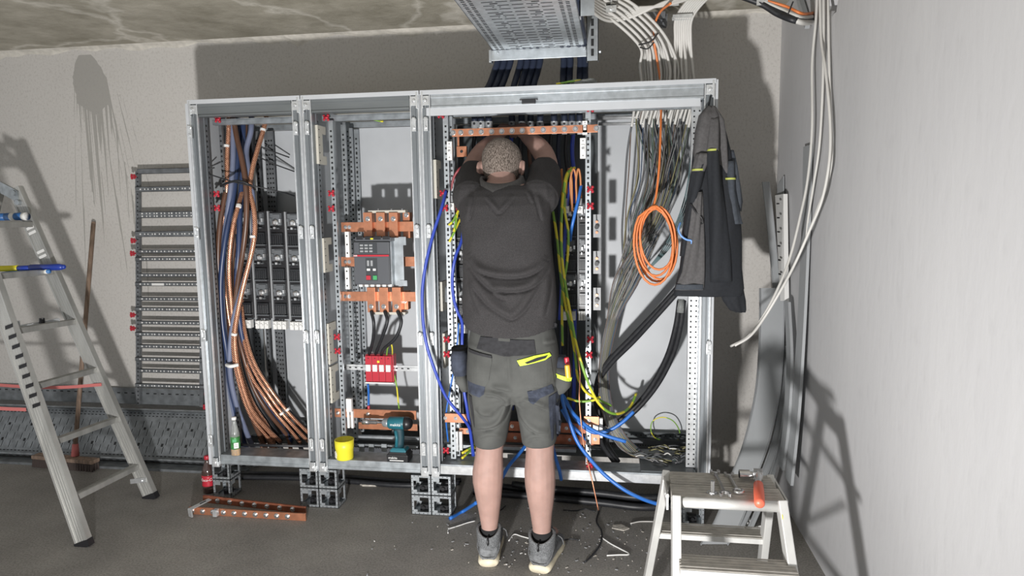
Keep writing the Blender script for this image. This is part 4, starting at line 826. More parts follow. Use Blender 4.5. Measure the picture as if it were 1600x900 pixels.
# orange cable and its coil
cc = B(1025,383,-.02); rx, rz = 30*MPP(cc), 62*MPP(cc); pts = [B(1048,5,-.05),B(1032,18,.06),B(1023,38,.14),B(1021,58,.15),B(1026,90,.18),B(1032,130,.2),B(1033,165,.16),B(1032,215,.08),B(1030,260,.03),B(1026,300,.0),B(1022,320,-.02)]
ph0 = math.pi/2; N = 5*24
for k in range(3,N):
    a = ph0+2*math.pi*k/24; t = k//24; w = 1-0.20*((t*3)%5)/4; sh = (t-2)*0.006
    pts.append(cc+Vector((rx*(1-(1-w)*.5)*math.cos(a)+sh-0.10*rx*math.sin(a), -0.02+0.010*((t*2)%5)-0.008*math.sin(a), rz*(1-w)*0.9+rz*w*math.sin(a)-((t*2)%3)*0.006)))
mb = MB().tube(spl(pts[:11],8)+pts[11:],0.0052,8); tag(obj('orange_cable', mb, ORANGE, smooth=True), 'orange cable hanging from the ceiling and coiled up beside the jacket', 'cable')
# heavy black cables on the right
for i in range(2):
    Wr('heavy black cable slanting from the jacket down behind the wire bunch, %s of two' % ('upper','lower')[i], RUB, ((1062-i*2,446+i*9,.02),(1030-i*2,482+i*9,.08),(990,524+i*9,.16),(955,560+i*8,.22),(935,590+i*8,.26),(932,625+i*6,.28),(945,665,.28)), 0.0125, 'cable', 'heavy_cable')
    Wr('heavy black cable arching from below the jacket to the cabinet floor, %s of two' % ('left','right')[i], RUB, ((1062+i*6,470,.06),(1056+i*7,510,.10),(1043+i*8,555,.16),(1020+i*8,600,.22),(990+i*7,638,.26),(955+i*7,668,.27),(940+i*8,690,.25),(960+i*6,722,.18)), 0.0125, 'cable', 'heavy_cable')
mb = MB(); c = B(1064,478,.06); mb.tube([c+Vector((0,0,.03)),c-Vector((0.002,0,.03))],0.016,8); tag(obj('cable_label', mb, PET, smooth=True), 'clear plastic wrap on the top of the heavy black cables below the jacket', 'plastic wrap')
# offcuts on the cabinet floor, right
random.seed(5)
for i in range(46):
    c = B(random.uniform(1000,1088),random.uniform(706,730),random.uniform(.10,.30)); c.z = Z0+0.06+random.uniform(0,0.035); a = random.uniform(-.8,.9); L = random.uniform(.03,.08)
    d = Vector((math.cos(a),math.sin(a)*.6,random.uniform(-.15,.15)))*L/2
    cable('cable_offcut', 'short cable offcut in the pile on the floor of the wide cabinet', 'offcut', [c-d, c+Vector((0,0,random.uniform(0,.012))), c+d], 0.0035, [COREM[1],GREYC,COREM[4],RUB,COREM[2]][i%5], 'cable offcuts in the wide cabinet', n=6, seg=3)
mb = MB(); mb.box((B(1000,728,.13).x,0.02,Z0+0.02),(XD-.06,0.30,Z0+0.058)); obj('floor_plate', mb, DARKP, CABC)
# cables on the floor behind
for i, (z0, yy) in enumerate(((.018,.20),(.018,.28),(.05,.24))):
    P = [Vector((1.30+.1*i,yy+.06,z0)),Vector((1.65,yy+.03,z0)),Vector((1.95,yy,z0)),Vector((2.15,yy-.03,z0)),Vector((2.32,yy+.01,z0)),Vector((2.5,yy+.10,z0)),Vector((2.62,yy+.2,z0))]
    cable('floor_cable', 'heavy black cable lying on the floor under the wide cabinet, %s one' % ('front','rear','top')[i], 'cable', P, 0.018, RUB, n=10)
for i in range(2):
    P = [Vector((-.1,.30+.05*i,.014)),Vector((.4,.33+.05*i,.014)),Vector((.9,.30+.05*i,.014)),Vector((1.2,.37+.04*i,.014))]
    cable('floor_cable', 'black cable lying on the floor under the two narrow cabinets, %s one' % ('front','rear')[i], 'cable', P, 0.014, RUB, n=10)
# ------------------------------------------------------------------ overhead tray, its bracket and strut
def slots(mb, a, ux, uy, n, rect, mi):
    """rect: list of (u0,v0,u1,v1) rectangles on the plane a+ux*u+uy*v, a hair proud along n"""
    n = Vector(n)*0.0006
    for (u0,v0,u1,v1) in rect:
        p = [a+ux*u0+uy*v0, a+ux*u1+uy*v0, a+ux*u1+uy*v1, a+ux*u0+uy*v1]
        mb.prism([q-n for q in p], n*2, mi)
def tray_rects(L, Wd, pitch=0.042):
    r = []; k = 0; y = 0.03
    while y < L-0.03:
        for c in range(5):
            u = Wd*(0.20+0.125*c); r.append((u, y, u+Wd*0.10, y+0.006))
        for u in (0.05,0.11,0.87,0.93): r.append((Wd*u-0.007, y+0.004, Wd*u+0.007, y+0.012)); r.append((Wd*u-0.007, y+0.022, Wd*u+0.007, y+0.030))
        if k%3 == 1:
            for u in (0.30,0.66): r.append((Wd*u-0.014,y+0.018,Wd*u+0.014,y+0.027))
        if k%3 == 2:
            for u in (0.28,0.34,0.62,0.68): r.append((Wd*u-0.003,y+0.018,Wd*u+0.003,y+0.024))
        y += pitch; k += 1
    return r
yb = 0.05
bl, br_ = B(768,88,yb), B(918,86,yb)
tz = B(845,78,yb).z+0.004; tx0, tx1 = B(772,80,yb).x, B(913,80,yb).x; Wd = tx1-tx0; L = 2.3
t = thing('cable_tray', ((tx0+tx1)/2,-1.0,tz), 'galvanised perforated cable tray under the ceiling carrying the black supply cables', 'cable tray')
mb = MB().box((tx0,yb-L,tz),(tx1,yb+0.02,tz+0.0015)); slots(mb, Vector((tx0,yb-L,tz)), Vector((1,0,0)), Vector((0,1,0)), (0,0,-1), tray_rects(L,Wd), 1); obj('tray_floor', mb, [GALV, HOLE], t)
for s, xx in ((-1,tx0),(1,tx1)):
    mb = MB().box((xx-0.001,yb-L,tz),(xx+0.001,yb+0.02,tz+0.060)); mb.box((xx-0.001-(0.008 if s<0 else 0),yb-L,tz+0.058),(xx+0.001+(0.008 if s>0 else 0),yb+0.02,tz+0.060))
    k = yb-L+0.03
    while k < yb:
        for zz in (0.018,0.040): mb.box((xx-0.0016,k,tz+zz),(xx+0.0016,k+0.014,tz+zz+0.006),1)
        k += 0.032
    obj('side_wall', mb, [GALV, HOLE], t)
mb = MB(); mb.box((bl.x-0.004,yb-0.022,tz-0.046),(br_.x+0.006,yb-0.019,tz-0.002)); mb.box((bl.x-0.004,yb-0.022,tz-0.004),(br_.x+0.006,yb+0.02,tz-0.001)); mb.box((bl.x-0.008,yb-0.024,tz-0.052),(bl.x+0.004,yb+0.02,tz+0.002))
mb.cyl((tx0+0.02,yb-0.022,tz-0.012),(tx0+0.02,yb-0.028,tz-0.012),0.005,8); mb.cyl((br_.x-0.012,yb-0.022,tz-0.012),(br_.x-0.012,yb-0.032,tz-0.012),0.007,6)
tag(obj('tray_bracket', mb, GALV, bevel=0.001), 'galvanised cross bracket carrying the end of the overhead cable tray', 'bracket')
sx = B(926,50,yb).x; mb = MB(); zb = B(926,97,yb).z; mb.box((sx-0.026,yb-0.030,zb),(sx+0.026,yb-0.026,CEIL)); mb.box((sx-0.026,yb-0.030,zb),(sx-0.023,yb+0.012,CEIL)); mb.box((sx+0.023,yb-0.030,zb),(sx+0.026,yb+0.012,CEIL))
k = zb+0.02
while k < CEIL-0.03: mb.box((sx-0.006,yb-0.0308,k),(sx+0.006,yb-0.0298,k+0.030),1); k += 0.042
mb.cyl((sx+0.026,yb-0.01,zb+0.04),(sx+0.036,yb-0.01,zb+0.04),0.007,6)
tag(obj('hanging_strut', mb, [GALV, HOLE]), 'slotted galvanised strut hanging from the ceiling at the end of the tray', 'strut')
for s in (-0.55,-1.2):
    mb = MB(); mb.box((sx-0.026,s-0.03,tz-0.04),(sx-0.022,s+0.02,CEIL)); mb.box((sx-0.026,s-0.03,tz-0.04),(sx+0.026,s-0.027,CEIL)); tag(obj('hanging_strut', mb, GALV), 'galvanised strut further back along the overhead tray, nearer the camera' if s < -1 else 'galvanised strut halfway along the overhead tray', 'strut')
# second, narrow run of cables on the ceiling to the right of the strut
def XC_(px, py, z): return G(px, py, z)
P0 = [G(930,4,CEIL-.03), G(960,6,CEIL-.03), G(1010,10,CEIL-.03)]
for i in range(6):
    P = [B(900,-20+i*3,-.35), B(945,6+i*5,.02), B(985,12+i*3,.08), B(1040,8-i,.02), B(1090,-8,-.12), B(1130,-30,-.25)]
    cable('ceiling_cable', 'pale grey cable running along the ceiling above the wide cabinet', 'cable', P, 0.007, GREYC, 'grey cables along the ceiling', n=7)
for i,(px,py) in enumerate(((955,14),(1052,4),(1190,3))):
    c = B(px,py,[.0,.05,.0][i]); mb = MB(); mb.box((c.x-0.022,c.y-0.012,c.z-0.016),(c.x+0.022,c.y-0.008,c.z+0.016),0); mb.cyl((c.x,c.y-0.009,c.z),(c.x,c.y-0.018,c.z),0.008,6,0); mb.box((c.x-0.022,c.y-0.012,c.z+0.012),(c.x+0.022,c.y+0.03,c.z+0.016),0); mb.cyl((c.x,c.y+0.01,c.z+0.016),(c.x,c.y+0.01,max(CEIL,c.z+0.02)),0.004,8,0)
    tag(obj('cable_hanger', mb, ZINC), ['metal cable hanger beside the hanging strut','metal cable hanger above the orange cable','metal cable hanger at the top of the bundle into the right wall'][i], 'cable hanger')
mb = MB(); a = B(965,33,.25); b = B(1042,33,.25); mb.bar(a, b, 0.05, 0.05); c = B(1022,22,.2); mb.box((c.x-0.05,.20,c.z-0.02),(c.x+0.05,.25,c.z+0.01)); tag(obj('ceiling_plate', mb, RACK), 'dull metal bracket plate on the ceiling behind the slanting grey bundle', 'bracket')
# bundle entering the right wall
for i in range(5):
    M = [GREYC, ORANGE, RUB, GREYC, RUB][i]; o_ = [(0,0),(6,-6),(-6,6),(4,8),(-2,2)][i]
    P = [B(1060,-30,.05), B(1130,-16+o_[1]*.3,.02), B(1188+o_[0]*.2,2+o_[1]*.5,.0), B(1222+o_[0],16+o_[1],-.02), B(1250+o_[0]*.5,27+o_[1],-.05), X(1275,26+o_[1],WALLX+0.03)]
    cable('wall_cable', ['pale grey cable at the top of the bundle entering the right wall','orange cable curving into the right wall','thick black cable under the bundle entering the right wall','pale grey cable at the bottom of the bundle entering the right wall','black cable in the middle of the bundle entering the right wall'][i], 'cable', P, [.010,.006,.013,.011,.009][i], M, n=8)
c = B(1232,17,-.03); mb = MB(); mb.tube([c+Vector((0.012,-0.02,0.03)),c+Vector((0,-0.026,0)),c+Vector((-0.012,-0.02,-0.035))],0.003,6); tag(obj('cable_tie', mb, RUB), 'black cable tie round the bundle entering the right wall', 'cable tie')
mb = MB(); a, b = X(1247,-10,WALLX-.02), X(1262,40,WALLX-.02); mb.bar(a,b,0.02,0.03); tag(obj('wall_bracket', mb, GREYPVC), 'grey bracket on the right wall where the bundle enters', 'bracket')
# grey cables hanging along the right wall
def HW(label, pts, r=0.0055, M=GREYC):
    P = [X(px,py,WALLX-d) for px,py,d in pts]; cable('hanging_cable', label, 'cable', P, r, M, n=8)
HW('grey cable hanging down the right wall, leftmost of the loose ones', ((1277,-15,.02),(1275,30,.02),(1269,100,.025),(1269,200,.03),(1262,280,.04),(1250,340,.07),(1235,400,.11),(1218,445,.16),(1195,490,.22),(1170,525,.28),(1142,541,.34)))
HW('grey cable hanging down the right wall and crossing the others, ending with a dark tip', ((1281,-15,.03),(1283,60,.03),(1290,110,.03),(1297,190,.03),(1296,250,.035),(1285,310,.05),(1265,360,.08),(1243,410,.12),(1222,450,.17),(1195,495,.23),(1172,525,.29),(1148,540,.35)))
HW('grey cable hanging straight down the right wall', ((1287,-15,.018),(1287,60,.018),(1285,150,.018),(1280,230,.018),(1271,290,.02),(1263,340,.02),(1260,370,.02)), 0.005)
HW('thin grey cable at the right of the hanging group', ((1294,-15,.015),(1295,80,.016),(1298,180,.018),(1300,230,.02),(1298,262,.025),(1290,295,.03),(1282,315,.04),(1268,352,.06)), 0.005)
# ragged hole at the top of the right wall
wobj = bpy.data.objects['wall_right']
mb = MB(); c = X(1300,-4,WALLX); random.seed(3); ring = []
for k in range(18):
    a = 2*math.pi*k/18; r = 0.075*random.uniform(.75,1.15); ring.append((WALLX-0.05, c.y-0.02+r*math.cos(a), c.z+0.02+r*1.3*math.sin(a)))
mb.prism(ring, (0.13,0,0)); cut = obj('cutter', mb, PLASTER); bo = wobj.modifiers.new('hole','BOOLEAN'); bo.object = cut; bo.operation = 'DIFFERENCE'; bo.solver = 'EXACT'
bake(wobj); bpy.data.objects.remove(cut)
# ------------------------------------------------------------------ the worker, seen from behind, arms raised into the wide cabinet
def ring(pl, pr, py, y, b, n=20, tilt=0.0, sq=2.0, f=1.0):
    """a horizontal ring whose silhouette in the photo spans pl..pr at height py; y is its depth, b its half depth"""
    c = B((pl+pr)/2, py, y); a = (pr-pl)/2*MPP(c); out = []
    for k in range(n):
        t = 2*math.pi*k/n; ct, st = math.cos(t), math.sin(t)
        x = a*math.copysign(abs(ct)**(2/sq), ct); yy = b*math.copysign(abs(st)**(2/sq), st)
        out.append(Vector((c.x+x, c.y+yy, c.z+tilt*yy)))
    return out
def limb(mb, pts, rad, n=14, seg=6):
    P = spl(pts, seg); R = []
    for i in range(len(P)):
        u = i/(len(P)-1)*(len(rad)-1); k = min(int(u), len(rad)-2); R.append(rad[k]+(rad[k+1]-rad[k])*(u-k))
    mb.tube(P, R, n); mb.ball(P[0], R[0]*0.98); mb.ball(P[-1], R[-1]*0.98)
def remesh(o, v, sm=4):
    r = o.modifiers.new('r','REMESH'); r.mode = 'VOXEL'; r.voxel_size = v
    s = o.modifiers.new('s','SMOOTH'); s.factor = 0.5; s.iterations = sm
    bake(o); smooth_all(o); return o
WK = thing('person', (1.61,-0.33,0), 'worker in charcoal polo shirt and grey shorts, seen from behind, reaching up into the cabinet', 'person')
# joints
shL, shR = B(730,300,-.24), B(848,300,-.24)
elL, elR = B(741,256,.02), B(853,250,.02)
wrL, wrR = B(776,214,.17), B(822,212,.16)
body = MB()
# legs (calves bare below the shorts)
def leg(rows):
    body.loft([ring(a,b,py,y,d,18) for a,b,py,y,d in rows])
leg(((752,778,836,-.375,.040),(752,778,822,-.372,.038),(748,781,800,-.368,.045),(743,784,775,-.368,.058),(738.5,786,752,-.372,.068),(738,787,735,-.374,.070),(742,786,712,-.368,.064),(744,787,695,-.362,.062),(742,794,670,-.36,.075),(736,800,630,-.355,.09)))
leg(((832,862,842,-.388,.041),(832,861,826,-.385,.039),(828,863,800,-.382,.047),(824,866,780,-.380,.060),(820,868,757,-.384,.069),(819,868,738,-.386,.070),(821,866,712,-.380,.064),(822,866,695,-.372,.062),(816,869,670,-.366,.075),(806,872,630,-.358,.09)))
# feet inside the shoes
for cx, cy, dx in ((765,850,-.03),(846,858,.03)):
    p = B(cx,cy,-.37); limb(body, [Vector((p.x,p.y,.075)), Vector((p.x+dx*.5,p.y+.09,.055)), Vector((p.x+dx,p.y+.17,.045))], [.036,.036,.030])
# pelvis and trunk
body.loft([ring(740,866,600,-.355,.10),ring(738,866,560,-.35,.11),ring(738,862,520,-.345,.10),ring(734,858,460,-.33,.10),ring(732,856,400,-.31,.105),ring(730,855,340,-.285,.105),ring(736,846,300,-.25,.085),ring(755,815,284,-.225,.055)])
# neck and head
limb(body, [B(784,306,-.23), B(784,284,-.19), B(784,268,-.16)], [.068,.062,.060])
HC = B(784,262,-.145); hw = 32.0*MPP(HC)
tl = math.radians(22)
def head_pt(u, v, w):   # u right, v head-forward, w head-up in a head bowed forward by tl
    return HC+Vector((u, v*math.cos(tl)+w*math.sin(tl), w*math.cos(tl)-v*math.sin(tl)))
def skull(mb, grow=0.0, wmin=-9):
    rows = [(-.115,.036,.030,.052),(-.095,.050,.052,.040),(-.07,.062,.078,.020),(-.035,.072,.094,.005),(0,.080,.101,0),(.035,.083,.102,-.004),(.065,.078,.096,-.008),(.09,.062,.078,-.012),(.108,.036,.048,-.014),(.114,.012,.018,-.014)]
    rg = []
    for w, a, b, off in rows:
        if w < wmin: continue
        rg.append([head_pt((a+grow)*math.cos(2*math.pi*k/24), off+(b+grow)*math.sin(2*math.pi*k/24), w) for k in range(24)])
    mb.loft(rg)
skull(body)
for s in (-1,1):   # ears: a rim around a shell
    e = [head_pt(s*(.083+.016*f), -.008-.022*math.sin(a), -.012+.034*math.cos(a)) for a, f in ((0.2,.4),(0.9,.9),(1.6,1.0),(2.3,.8),(2.9,.3))]
    body.tube(spl(e,4), .0075, 8); body.ball(head_pt(s*.086,-.008,-.010), .011, .016, .026)
# face: brow, nose, lips, chin (turned towards the cabinet)
body.ball(head_pt(0,.105,-.028), .013, .020, .020); body.tube([head_pt(0,.094,.012),head_pt(0,.110,-.024)],[.008,.012],8)
body.ball(head_pt(0,.088,-.062), .024, .013, .009); body.ball(head_pt(0,.088,-.072), .020, .012, .008); body.ball(head_pt(0,.078,-.098), .026, .022, .018)
for s in (-1,1): body.ball(head_pt(s*.031,.084,.010), .016, .012, .010); body.ball(head_pt(s*.034,.090,.026), .022, .010, .007); body.ball(head_pt(s*.045,.074,-.035), .022, .02, .018)
# arms
limb(body, [shL, (shL+elL)/2+Vector((-.004,-.01,-.006)), elL, (elL*.55+wrL*.45)+Vector((-.006,0,.004)), wrL], [.058,.052,.045,.044,.030])
limb(body, [shR, (shR+elR)/2+Vector((.008,-.01,-.004)), elR, (elR*.55+wrR*.45)+Vector((.010,0,.006)), wrR], [.060,.056,.048,.046,.031])
def hand(w, fore, palm_n, thumb_side):
    """palm, four curled fingers of different lengths and a thumb, closing on a cable lug behind the copper bar"""
    f = fore.normalized(); s = f.cross(palm_n).normalized(); n = s.cross(f).normalized()
    body.loft([[w+f*t+s*(a*math.cos(2*math.pi*k/12))+n*(b*math.sin(2*math.pi*k/12)) for k in range(12)] for t,a,b in ((-.012,.026,.020),(.02,.034,.017),(.055,.042,.015),(.085,.041,.012),(.092,.036,.009))])
    for i,(off,l) in enumerate(((.031,.070),(.011,.080),(-.010,.075),(-.030,.058))):
        b0 = w+f*.070+s*off; p = [b0, b0+f*l*.35+n*.004, b0+f*l*.62-n*(-.022), b0+f*l*.72-n*(-.046), b0+f*l*.55-n*(-.062)]
        P = spl(p,4); body.tube(P,[.0105-.0032*k/(len(P)-1) for k in range(len(P))],8); body.ball(P[-1],.0075)
    b0 = w+f*.018+s*thumb_side*.030; p = [b0, b0+f*.030+s*thumb_side*.020+n*.012, b0+f*.055+s*thumb_side*.014+n*.034, b0+f*.066+s*thumb_side*.002+n*.050]
    P = spl(p,4); body.tube(P,[.0135-.004*k/(len(P)-1) for k in range(len(P))],8); body.ball(P[-1],.009)
hand(wrL, (wrL-elL).normalized()*.6+Vector((.35,.35,.35)), Vector((.25,.9,-.35)), 1)
hand(wrR, (wrR-elR).normalized()*.6+Vector((-.35,.35,.35)), Vector((-.25,.9,-.35)), -1)
bo = obj('body', body, SKIN, WK); remesh(bo, 0.0055, 3)
# hair: a close cap over the back and top of the head
hm = MB(); rows = [(-.082,.056,.066,.026,-.2),(-.05,.0685,.090,.010,0),(-.02,.078,.101,.003,.2),(.02,.0835,.106,-.002,.45),(.05,.083,.103,-.006,.8),(.078,.072,.090,-.010,1.2),(.10,.051,.066,-.013,2),(.114,.028,.036,-.014,2),(.119,.006,.008,-.014,2)]
rg = []; random.seed(2)
for w,a,b,off,fr in rows:
    r = []
    for k in range(40):
        t = 2*math.pi*k/40; front = max(0, math.sin(t)-(-.15+fr*.6)); sh = 1.035-0.16*min(1,front*3) if fr < 1.5 else 1.035
        j = 1+random.uniform(-.010,.010); r.append(head_pt(a*sh*j*math.cos(t), off+b*sh*j*math.sin(t), w))
    rg.append(r)
hm.loft(rg); ho = obj('hair', hm, HAIR, WK, smooth=True, label='short greying brown hair')
# a fold in the nape
cr = [head_pt(.066*math.cos(a), .022+.094*math.sin(a), -.070) for a in [math.pi+0.35+i*(math.pi-.7)/10 for i in range(11)]]
obj('nape_crease', MB().tube(cr,.0035,6), mat('dark_hair_line',(0.06,0.045,0.035),0.9), WK, smooth=True)

# polo shirt: trunk with drape folds, then sleeves
sh = MB(); rows = [(727,868,521,-.350,.125),(723,869,505,-.350,.128),(722,870,480,-.348,.128),(722,869,455,-.345,.125),(723,867,430,-.338,.122),(723,864,405,-.330,.120),(722,861,375,-.318,.121),(719,860,345,-.303,.119),(716,862,322,-.287,.112),(716,863,308,-.270,.102),(719,860,298,-.252,.090),(732,848,291,-.238,.074)]
def lerp_rows(rows, m):
    out = []
    for i in range(len(rows)-1):
        for k in range(m): out.append(tuple(rows[i][j]+(rows[i+1][j]-rows[i][j])*k/m for j in range(5)))
    out.append(rows[-1]); return out
rg = []
for a,b,py,y,d in lerp_rows(rows,9):
    r = ring(a,b,py,y,d,140,sq=2.35); c = sum(r,Vector())/len(r)
    for k,p in enumerate(r):
        t = 2*math.pi*k/140; back = max(0,-math.sin(t)); u = math.cos(t)  # u: -1 left .. 1 right, back: 1 at spine
        off = 0
        off += .0025*math.sin(py*.11+u*5+math.sin(u*9))*back
        d_ = Vector((p.x-c.x,p.y-c.y,0)); 
        if d_.length > 1e-6: r[k] = p+d_.normalized()*off
        r[k].z += .036*max(0,(py-478)/43)*u*u   # the hem dips at the back
    rg.append(r)
sh.loft(rg)
def sleeve(s, e, f0, f1, r0, r1, bend=0):
    a = s+(e-s)*f0; b = s+(e-s)*f1; limb(sh, [a,(a+b)/2+Vector((bend,-.008,-.004)),b], [r0,(r0+r1)/2,r1], 20, 6)
sleeve(B(735,306,-.25), elL+Vector((-.002,0,-.004)), -.05, .70, .076, .062, -.004); sleeve(B(843,306,-.25), elR+Vector((.003,0,-.004)), -.05, .66, .082, .070, .010)
sh_o = obj('polo_shirt', sh, SHIRT, WK); remesh(sh_o, 0.005, 2)
def crease(o, lines):
    """folds of cloth: a soft ridge above each line and a narrow groove along it, pushed out towards the back of the wearer"""
    import numpy as np
    l = root_loc(o); me = o.data; n = len(me.vertices)
    co = np.empty(n*3); me.vertices.foreach_get('co', co); co = co.reshape(n,3); nr = np.empty(n*3); me.vertices.foreach_get('normal', nr); nr = nr.reshape(n,3)
    e = co+np.array(l-CAM); w = e@np.array(FW); px = 800+F*(e@np.array(RT))/w; py = 450-F*(e@np.array(UP))/w
    for line, amp, wd in lines:
        L = spl([Vector((x,y,0)) for x,y in line],4); m = len(L)-1; best = np.full(n,1e9); sd = np.zeros(n); tt = np.zeros(n)
        for k in range(m):
            a, b = L[k], L[k+1]; dx, dy = b.x-a.x, b.y-a.y; q = dx*dx+dy*dy
            t = np.clip(((px-a.x)*dx+(py-a.y)*dy)/q,0,1); ex, ey = px-a.x-dx*t, py-a.y-dy*t; d = np.hypot(ex,ey); g = d < best
            best[g] = d[g]; sd[g] = (d*np.where(ey >= 0, 1, -1))[g]; tt[g] = ((k+t)/m)[g]
        taper = np.minimum(1, np.minimum(5*tt, 5*(1-tt)))
        f = np.exp(-((sd+wd*.9)/wd)**2) - .9*np.exp(-((sd-.2*wd)/(wd*.38))**2)
        co[:,1] -= np.where((best < 3*wd) & (nr[:,1] < .1), amp*f*(.25+.75*taper)*(taper > 0), 0)
    me.vertices.foreach_set('co', co.reshape(-1)); me.update()
    s2 = o.modifiers.new('s','SMOOTH'); s2.factor = .4; s2.iterations = 1; bake(o); smooth_all(o)
crease(sh_o, [(((727,400),(743,420),(768,431),(797,434),(823,431),(843,421),(858,404)),0.0170,6),
 (((728,408),(745,431),(765,451),(783,455),(810,455),(832,448),(848,433),(860,411)),0.0204,7),
 (((762,450),(779,464),(792,469)),0.0119,5),
 (((727,422),(739,447),(761,475),(783,491),(801,498),(819,484),(834,462),(850,436)),0.0153,7),
 (((730,440),(738,470),(750,495)),0.0102,6),(((862,430),(858,465),(850,495)),0.0102,6),
 (((757,309),(768,322),(779,334),(792,323),(804,307)),0.0102,4),(((834,302),(840,322),(846,345)),0.0102,5),(((822,300),(830,318)),0.0068,4),(((741,300),(738,322),(733,345)),0.0102,5)])
# collar
cc_ = B(784,297,-.225); mb = MB(); rg = []
for i in range(33):
    t = math.pi-.55+i*(math.pi+1.1)/32; bk = max(0,-math.sin(t)); o_ = Vector((math.cos(t), math.sin(t), 0)); c = cc_+Vector((0,0,.030*(1-bk)-.006*bk))
    P = lambda rx, ry, z: c+Vector((o_.x*rx, o_.y*ry, z))
    rg.append([P(.078,.070,.022), P(.082,.074,.030), P(.090,.088,.028), P(.108,.138,-.016), P(.111,.146,-.026), P(.106,.138,-.026), P(.088,.080,.010)])
mb.loft(rg); obj('collar', mb, COLLAR, WK, smooth=True)

# work shorts
st = MB()
st.loft([ring(a,b,py,y,d,36,sq=2.3) for a,b,py,y,d in ((737,864,498,-.342,.106),(735,866,512,-.347,.112),(732,870,530,-.350,.120),(730,873,548,-.355,.128),(729,875,570,-.362,.136),(729,875,590,-.364,.138),(730,874,606,-.361,.132),(738,868,622,-.357,.11))])
st.loft([ring(a,b,py,y,d,28,sq=2.2) for a,b,py,y,d in ((732,804,600,-.360,.128),(731,803,618,-.360,.124),(733,801,638,-.360,.112),(737,797,658,-.361,.102),(740,794,676,-.363,.096),(742,790,692,-.364,.092))])
st.loft([ring(a,b,py,y,d,28,sq=2.2) for a,b,py,y,d in ((801,876,600,-.360,.128),(803,876,618,-.361,.124),(806,873,638,-.363,.112),(811,871,658,-.366,.104),(814,871,676,-.370,.098),(816,869,690,-.373,.094))])
so = obj('work_shorts', st, SHORTS, WK)
r = so.modifiers.new('r','REMESH'); r.mode = 'VOXEL'; r.voxel_size = 0.006
bake(so)
for v in so.data.vertices:   # creases running out from the crotch
    P = v.co+root_loc(so); d = P-B(802,615,-.36); 
    if P.y < -.36:
        ang = math.atan2(d.z, abs(d.x)+1e-4); rad = math.hypot(d.x,d.z)
        if d.z < 0.03: v.co.y -= .0045*math.sin(ang*11+rad*16)*max(0,min(1,rad/.06))*max(0,1-rad/.30)
        v.co.y -= .0018*math.sin(P.z*70+P.x*22)*math.sin(P.x*40)
s_ = so.modifiers.new('s','SMOOTH'); s_.factor = .5; s_.iterations = 4; bake(so); smooth_all(so)
crease(so, [(((742,672),(765,670),(783,661),(794,642),(799,620)),0.0190,5),(((802,626),(810,647),(821,664),(837,676),(856,679)),0.0190,5),(((815,627),(834,632),(856,641)),0.0152,4),
 (((757,617),(777,620),(793,630)),0.0152,4),(((768,607),(783,610),(799,614)),0.0114,4),(((826,616),(845,612),(862,606)),0.0114,4),(((742,640),(752,650),(770,652)),0.0114,5),(((820,690),(838,684),(858,687)),0.0076,4),(((746,688),(765,682),(785,685)),0.0076,4),
 (((790,540),(792,570),(794,600)),0.0076,3),(((732,540),(742,546),(758,547)),0.0076,4),(((850,538),(862,536),(870,532)),0.0114,4)])
def bvh(o):
    l = root_loc(o); me = o.data; return BVHTree.FromPolygons([v.co+l for v in me.vertices],[tuple(p.vertices) for p in me.polygons])
SB, TB = bvh(so), bvh(sh_o)
def patch(name, px, M, tree, th=0.004, y0=-.45, step=.012, parent=None, lift=0.001, label=None):
    """cloth patch lying on the garment: outline given in the photo, laid on the real surface"""
    P = [B(a,b,y0) for a,b in px]; bm = bmesh.new(); vs = [bm.verts.new((p.x,0,p.z)) for p in P]; bm.faces.new(vs)
    for ax in (0,2):
        lo, hi = min(p[ax] for p in P), max(p[ax] for p in P); k = lo+step
        while k < hi:
            nrm = Vector((1,0,0)) if ax == 0 else Vector((0,0,1))
            bmesh.ops.bisect_plane(bm, geom=bm.verts[:]+bm.edges[:]+bm.faces[:], plane_co=nrm*k, plane_no=nrm); k += step
    last = y0
    for v in bm.verts:
        hit = tree.ray_cast(Vector((v.co.x,-3,v.co.z)), Vector((0,1,0)))
        if hit[0] is None:
            q = tree.find_nearest(Vector((v.co.x,last,v.co.z)))[0]; y = q.y
        else: y = hit[0].y
        last = y; v.co.y = y-lift
    g = bmesh.ops.extrude_face_region(bm, geom=bm.faces[:])
    for e in g['geom']:
        if isinstance(e, bmesh.types.BMVert): e.co.y -= th
    return obj(name, bm, M, parent or so, smooth=False, label=label)
patch('yoke', ((750,526),(777,527),(790,529),(835,531),(838,552),(790,554),(745,544)), SHORTD, SB, label='black stretch yoke panel')
patch('belt_loop', ((779,522),(799,523),(798,532),(780,531)), SHORTS, SB, .006)
patch('back_pocket', ((729,548),(770,554),(771,562),(767,590),(761,600),(729,596)), SHORTS, SB, .004)
patch('pocket_edge', ((729,547),(770,553),(771,557),(729,551)), SHORTD, SB, .007, label='dark pocket opening')
patch('back_pocket', ((812,568),(860,560),(866,600),(835,606),(822,598)), SHORTS, SB, .004)
pk = patch('pocket_flap', ((810,560),(836,554),(858,552),(861,557),(852,562),(815,568)), NEON, SB, .007, label='neon yellow pocket edging')
patch('zip', ((822,563),(840,557),(856,555),(853,559),(826,565)), SHORTD, SB, .009, parent=so, label='dark zip opening')
patch('reinforcement', ((728,596),(761,600),(759,612),(752,617),(731,613)), NAVYF, SB, .004, label='navy reinforcement patch')
patch('reinforcement', ((826,607),(862,600),(866,612),(846,618),(835,627),(828,620)), NAVYF, SB, .005, label='navy reinforcement patch')
patch('side_panel', ((858,618),(872,614),(874,640),(876,664),(874,684),(862,690),(859,660)), NAVYF, SB, .006, label='dark crumpled side panel')
